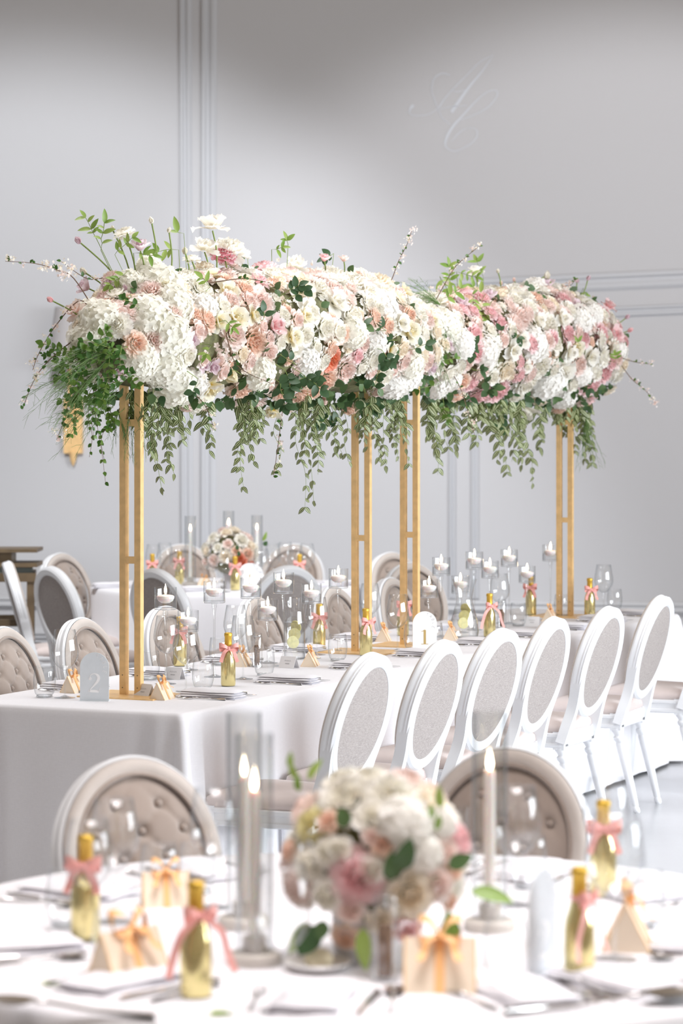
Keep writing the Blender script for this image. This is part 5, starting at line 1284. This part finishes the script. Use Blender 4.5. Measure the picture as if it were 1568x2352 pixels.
for px, py, kd, n, s in ((240, 590, 'lime', 5, 1.0), (270, 600, 'lime', 5, .9), (300, 640, 'lime', 4, 1.0), (310, 600, 'lime', 4, .9), (230, 565, 'lime', 4, 1.1), (410, 590, 'lime', 3, 1.2), (570, 600, 'euca', 3, 1.1), (625, 590, 'lime', 2, 1.0), (655, 690, 'euca', 3, 1.0), (645, 680, 'euca', 3, .9), (700, 855, 'euca', 4, 1.2), (680, 850, 'euca', 4, 1.2), (665, 830, 'euca', 3, 1.2), (640, 840, 'euca', 3, 1.2), (690, 880, 'euca', 3, 1.0), (870, 760, 'euca', 4, 1.2), (895, 780, 'euca', 4, 1.1), (905, 800, 'euca', 3, 1.1), (860, 800, 'euca', 3, 1.0), (845, 885, 'euca', 4, 1.1), (830, 890, 'euca', 3, 1.0), (500, 740, 'lime', 2, 1.0), (470, 670, 'lime', 2, 1.0), (470, 790, 'lime', 2, .9), (540, 850, 'euca', 2, 1.0), (600, 900, 'euca', 3, 1.0), (755, 940, 'euca', 3, 1.0), (930, 800, 'euca', 3, 1.0), (660, 580, 'lime', 1, 1.0), (425, 555, 'lime', 1, 1.3), (590, 740, 'euca', 2, .9), (300, 690, 'round', 4, 1.1), (310, 720, 'round', 3, 1.1), (765, 600, 'euca', 2, 1.0), (630, 870, 'euca', 4, 1.1), (440, 860, 'euca', 3, .9), (820, 935, 'euca', 4, 1.1), (780, 960, 'euca', 3, 1.0)):
    sprig(C2, t2, B2, px, py, kd, r2, n, s)
# greenery of the further cloud
for a in ((985, 940, 1000, 1050), (1000, 950, 1005, 1090), (1015, 950, 1030, 1030), (1030, 950, 1045, 1035), (1045, 950, 1040, 1010), (1070, 960, 1078, 1000), (1090, 950, 1092, 1018), (1110, 950, 1120, 990), (1140, 960, 1140, 1060), (1150, 960, 1165, 1090), (1165, 955, 1175, 1060), (1185, 960, 1200, 1080), (1195, 960, 1222, 1110), (1205, 975, 1215, 1060), (1160, 960, 1190, 1020), (1230, 960, 1232, 1010), (1250, 960, 1235, 1035), (1290, 950, 1300, 1000), (1310, 955, 1320, 1035), (1325, 955, 1345, 1065), (1335, 960, 1352, 1030), (1345, 950, 1358, 1075)):
    hang(C1, t1, B1, *a, 'stripe', r1, .032, 1.45)
for k in range(34):
    x = r1.choice([r1.uniform(985, 1240), r1.uniform(1275, 1350), r1.uniform(1080, 1200)])
    hang(C1, t1, B1, x, r1.uniform(915, 940), x + r1.uniform(-20, 20), r1.uniform(955, 1005), 'stripe', r1, .030, r1.uniform(1.2, 1.6))
for px, py, d, n in ((1010, 720, (0, -.4, -1), 26), (985, 760, (.2, -.4, -1), 22), (1010, 700, (-.6, -.3, .4), 18), (1345, 960, (.15, -.2, -1), 16)):
    p, nn, _ = C1.hit(px, py); fern(t1, B1, p, d, n, .22, r1, .15)
for tw in (((1000, 690), (1040, 620), (1070, 590), (1105, 562)), ((1420, 830), (1450, 870), (1480, 895), (1505, 925)), ((1420, 820), (1460, 832), (1495, 836)), ((1040, 860), (1060, 900), (1090, 1000)), ((1290, 660), (1310, 655), (1322, 640))):
    twig(C1, t1, B1, tw, r1, sz=.018)
for px, py, kd, n, s in ((1015, 650, 'lime', 4, 1.1), (1050, 640, 'lime', 4, 1.2), (1035, 670, 'lime', 4, 1.1), (1080, 690, 'lime', 4, 1.2), (1110, 650, 'lime', 3, 1.2), (1105, 690, 'lime', 3, 1.1), (1120, 700, 'lime', 4, 1.1), (1010, 700, 'lime', 4, 1.1), (1075, 780, 'euca', 3, 1.1), (1080, 800, 'euca', 2, 1.1), (1140, 770, 'euca', 1, 1.0), (1080, 845, 'euca', 1, 1.1), (1170, 760, 'euca', 2, 1.0), (1400, 830, 'lime', 2, 1.0), (1320, 795, 'lime', 1, 1.0), (1250, 640, 'lime', 2, 1.0), (1335, 675, 'lime', 3, .9), (1160, 930, 'euca', 4, 1.1), (1350, 910, 'euca', 2, .9), (1335, 880, 'euca', 1, 1.0), (1000, 870, 'round', 4, 1.3), (1010, 900, 'round', 4, 1.3), (1030, 920, 'round', 4, 1.3), (990, 830, 'round', 4, 1.2)):
    sprig(C1, t1, B1, px, py, kd, r1, n, s)

# ------------------------------------------------------------------ bouquets in pots
def bouquet(lab, px, py, spec, pot_r, pot_h, seed, cx, cy, rad, leaves, fill):
    rr_ = random.Random(seed); p = onplane(px, py); t = thing('bouquet', lab, 'bouquet', p); ppm = F / p.y
    obj('pot', MB().lathe([(pot_r * .82, .0005), (pot_r * .86, .004), (pot_r, pot_h * .5), (pot_r * .98, pot_h), (pot_r * .92, pot_h), (pot_r * .9, pot_h * .8)], 36, cap0=True).mesh('pot', MT['pot'], 50), t)
    c = at(cx, cy, p.y) - p
    obj('moss_core', MB().lathe([(rad * .7 * math.sin(math.pi * k / 10) + .001, -rad * .7 * math.cos(math.pi * k / 10)) for k in range(11)], 20, tuple(c)).mesh('moss_core', MT['moss'], 180), t)
    def surf(x, y):
        dx, dz = (x - cx) / ppm, -(y - cy) / ppm; d = math.hypot(dx, dz); k = min(1, d / rad)
        return c + Vector((dx, -math.sqrt(max(0, 1 - k * k)) * rad * .95, dz)), Vector((dx, -math.sqrt(max(.02, 1 - k * k)) * rad, dz)).normalized()
    pl = []
    for x, y, kind, col, sz in spec:
        q, n = surf(x, y); s = sz / ppm; put_flower(t, kind, col, q - n * s * .3, (n + Vector((0, -.3, .1))).normalized(), s, rr_); pl.append((q, s))
    for _ in range(400):
        d = Vector([rr_.gauss(0, 1) for _ in '123']).normalized()
        if d.z < -.45: continue
        q = c + d * rad; s = rr_.uniform(.035, .055) * fill
        if any((q - a).length < (s + b_) * .72 for a, b_ in pl): continue
        put_flower(t, rr_.choice(['rose', 'peony']), rr_.choice(['white', 'cream', 'blush', 'peach']), q - d * s * .3, d, s, rr_); pl.append((q, s))
    for x, y, kd, s, dx, dz in leaves:
        q, n = surf(x, y); leaf_at(t, kd, q + n * .015, (dx, -.3, dz), rr_, s * .72)
    return t
bouquet('blurred low bouquet of white, pink and peach blooms in grey pot, foreground', 838, 2206,
    [(790, 1805, 'peony', 'white', 74), (905, 1800, 'peony', 'white', 78), (860, 1850, 'rose', 'white', 60), (925, 1862, 'hydrangea', 'white', 62), (705, 1872, 'peony', 'butter', 48), (750, 1862, 'rose', 'peach', 34), (745, 1930, 'peony', 'white', 42), (700, 1965, 'rose', 'white', 48), (775, 1920, 'rose', 'white', 36), (815, 1985, 'peony', 'pink', 74), (655, 1945, 'rose', 'peach', 32), (668, 2030, 'peony', 'blush', 58), (648, 1990, 'peony', 'blush', 34),
     (945, 2028, 'rose', 'cream', 66), (875, 1905, 'rose', 'peach', 36), (850, 1890, 'rose', 'blush', 26), (970, 1930, 'hydrangea', 'white', 44), (1065, 1918, 'peony', 'pink', 52), (1030, 1935, 'rose', 'blush', 34), (1045, 1985, 'rose', 'peach', 28), (1010, 2010, 'peony', 'blush', 48), (790, 2145, 'peony', 'peach', 42), (935, 2115, 'rose', 'pink', 42), (800, 2065, 'rose', 'blush', 40), (870, 2090, 'rose', 'cream', 36), (1015, 1870, 'hydrangea', 'white', 36), (850, 1965, 'rose', 'white', 40), (1035, 2060, 'rose', 'peach', 26)],
    .062, .085, 5, 862, 1975, .172, [(800, 1880, 'euca', 1.7, -.3, 1), (905, 1965, 'euca', 2.1, .5, 1), (890, 1985, 'euca', 1.8, .1, 1), (740, 2090, 'euca', 2.0, -.7, -1), (755, 2075, 'euca', 1.8, -.3, -1), (720, 2085, 'lime', 1.8, -.6, -1), (835, 2085, 'lime', 2.0, 0, -1), (1060, 2030, 'lime', 2.2, 1, -.1), (1010, 2060, 'lime', 2.0, .2, -1), (1015, 2075, 'euca', 1.9, 0, -1), (1010, 1965, 'euca', 1.4, .9, .5), (985, 1890, 'lime', 1.6, .3, 1), (975, 1870, 'lime', 1.4, .1, 1), (995, 1850, 'lime', 1.4, -.1, 1), (700, 1830, 'lime', 1.6, -.2, 1), (690, 1800, 'lime', 1.6, -.3, 1), (680, 1778, 'lime', 1.4, -.1, 1), (720, 1805, 'lime', 1.2, .5, 1)], 1.0)
bouquet('far blurred bouquet of white, peach and coral blooms on the far table', 535, 1352,
    [(487, 1232, 'peony', 'white', 18), (560, 1235, 'peony', 'white', 20), (465, 1258, 'peony', 'white', 18), (500, 1255, 'rose', 'white', 14), (525, 1245, 'rose', 'blush', 14), (520, 1275, 'peony', 'cream', 18), (575, 1270, 'peony', 'peach', 18), (560, 1290, 'rose', 'coral', 16), (545, 1262, 'rose', 'peach', 13), (590, 1255, 'rose', 'white', 12), (540, 1310, 'rose', 'coral', 12), (490, 1285, 'peony', 'blush', 16), (468, 1290, 'rose', 'blush', 12), (580, 1300, 'peony', 'coral', 14), (553, 1280, 'peony', 'coral', 16)],
    .06, .09, 6, 528, 1275, .165, [(545, 1262, 'euca', 1.5, .1, 1), (598, 1245, 'lime', 1.6, .5, 1), (600, 1255, 'euca', 1.4, .6, .8), (550, 1275, 'euca', 1.4, -.2, 1)], .95)

leaves_rest()
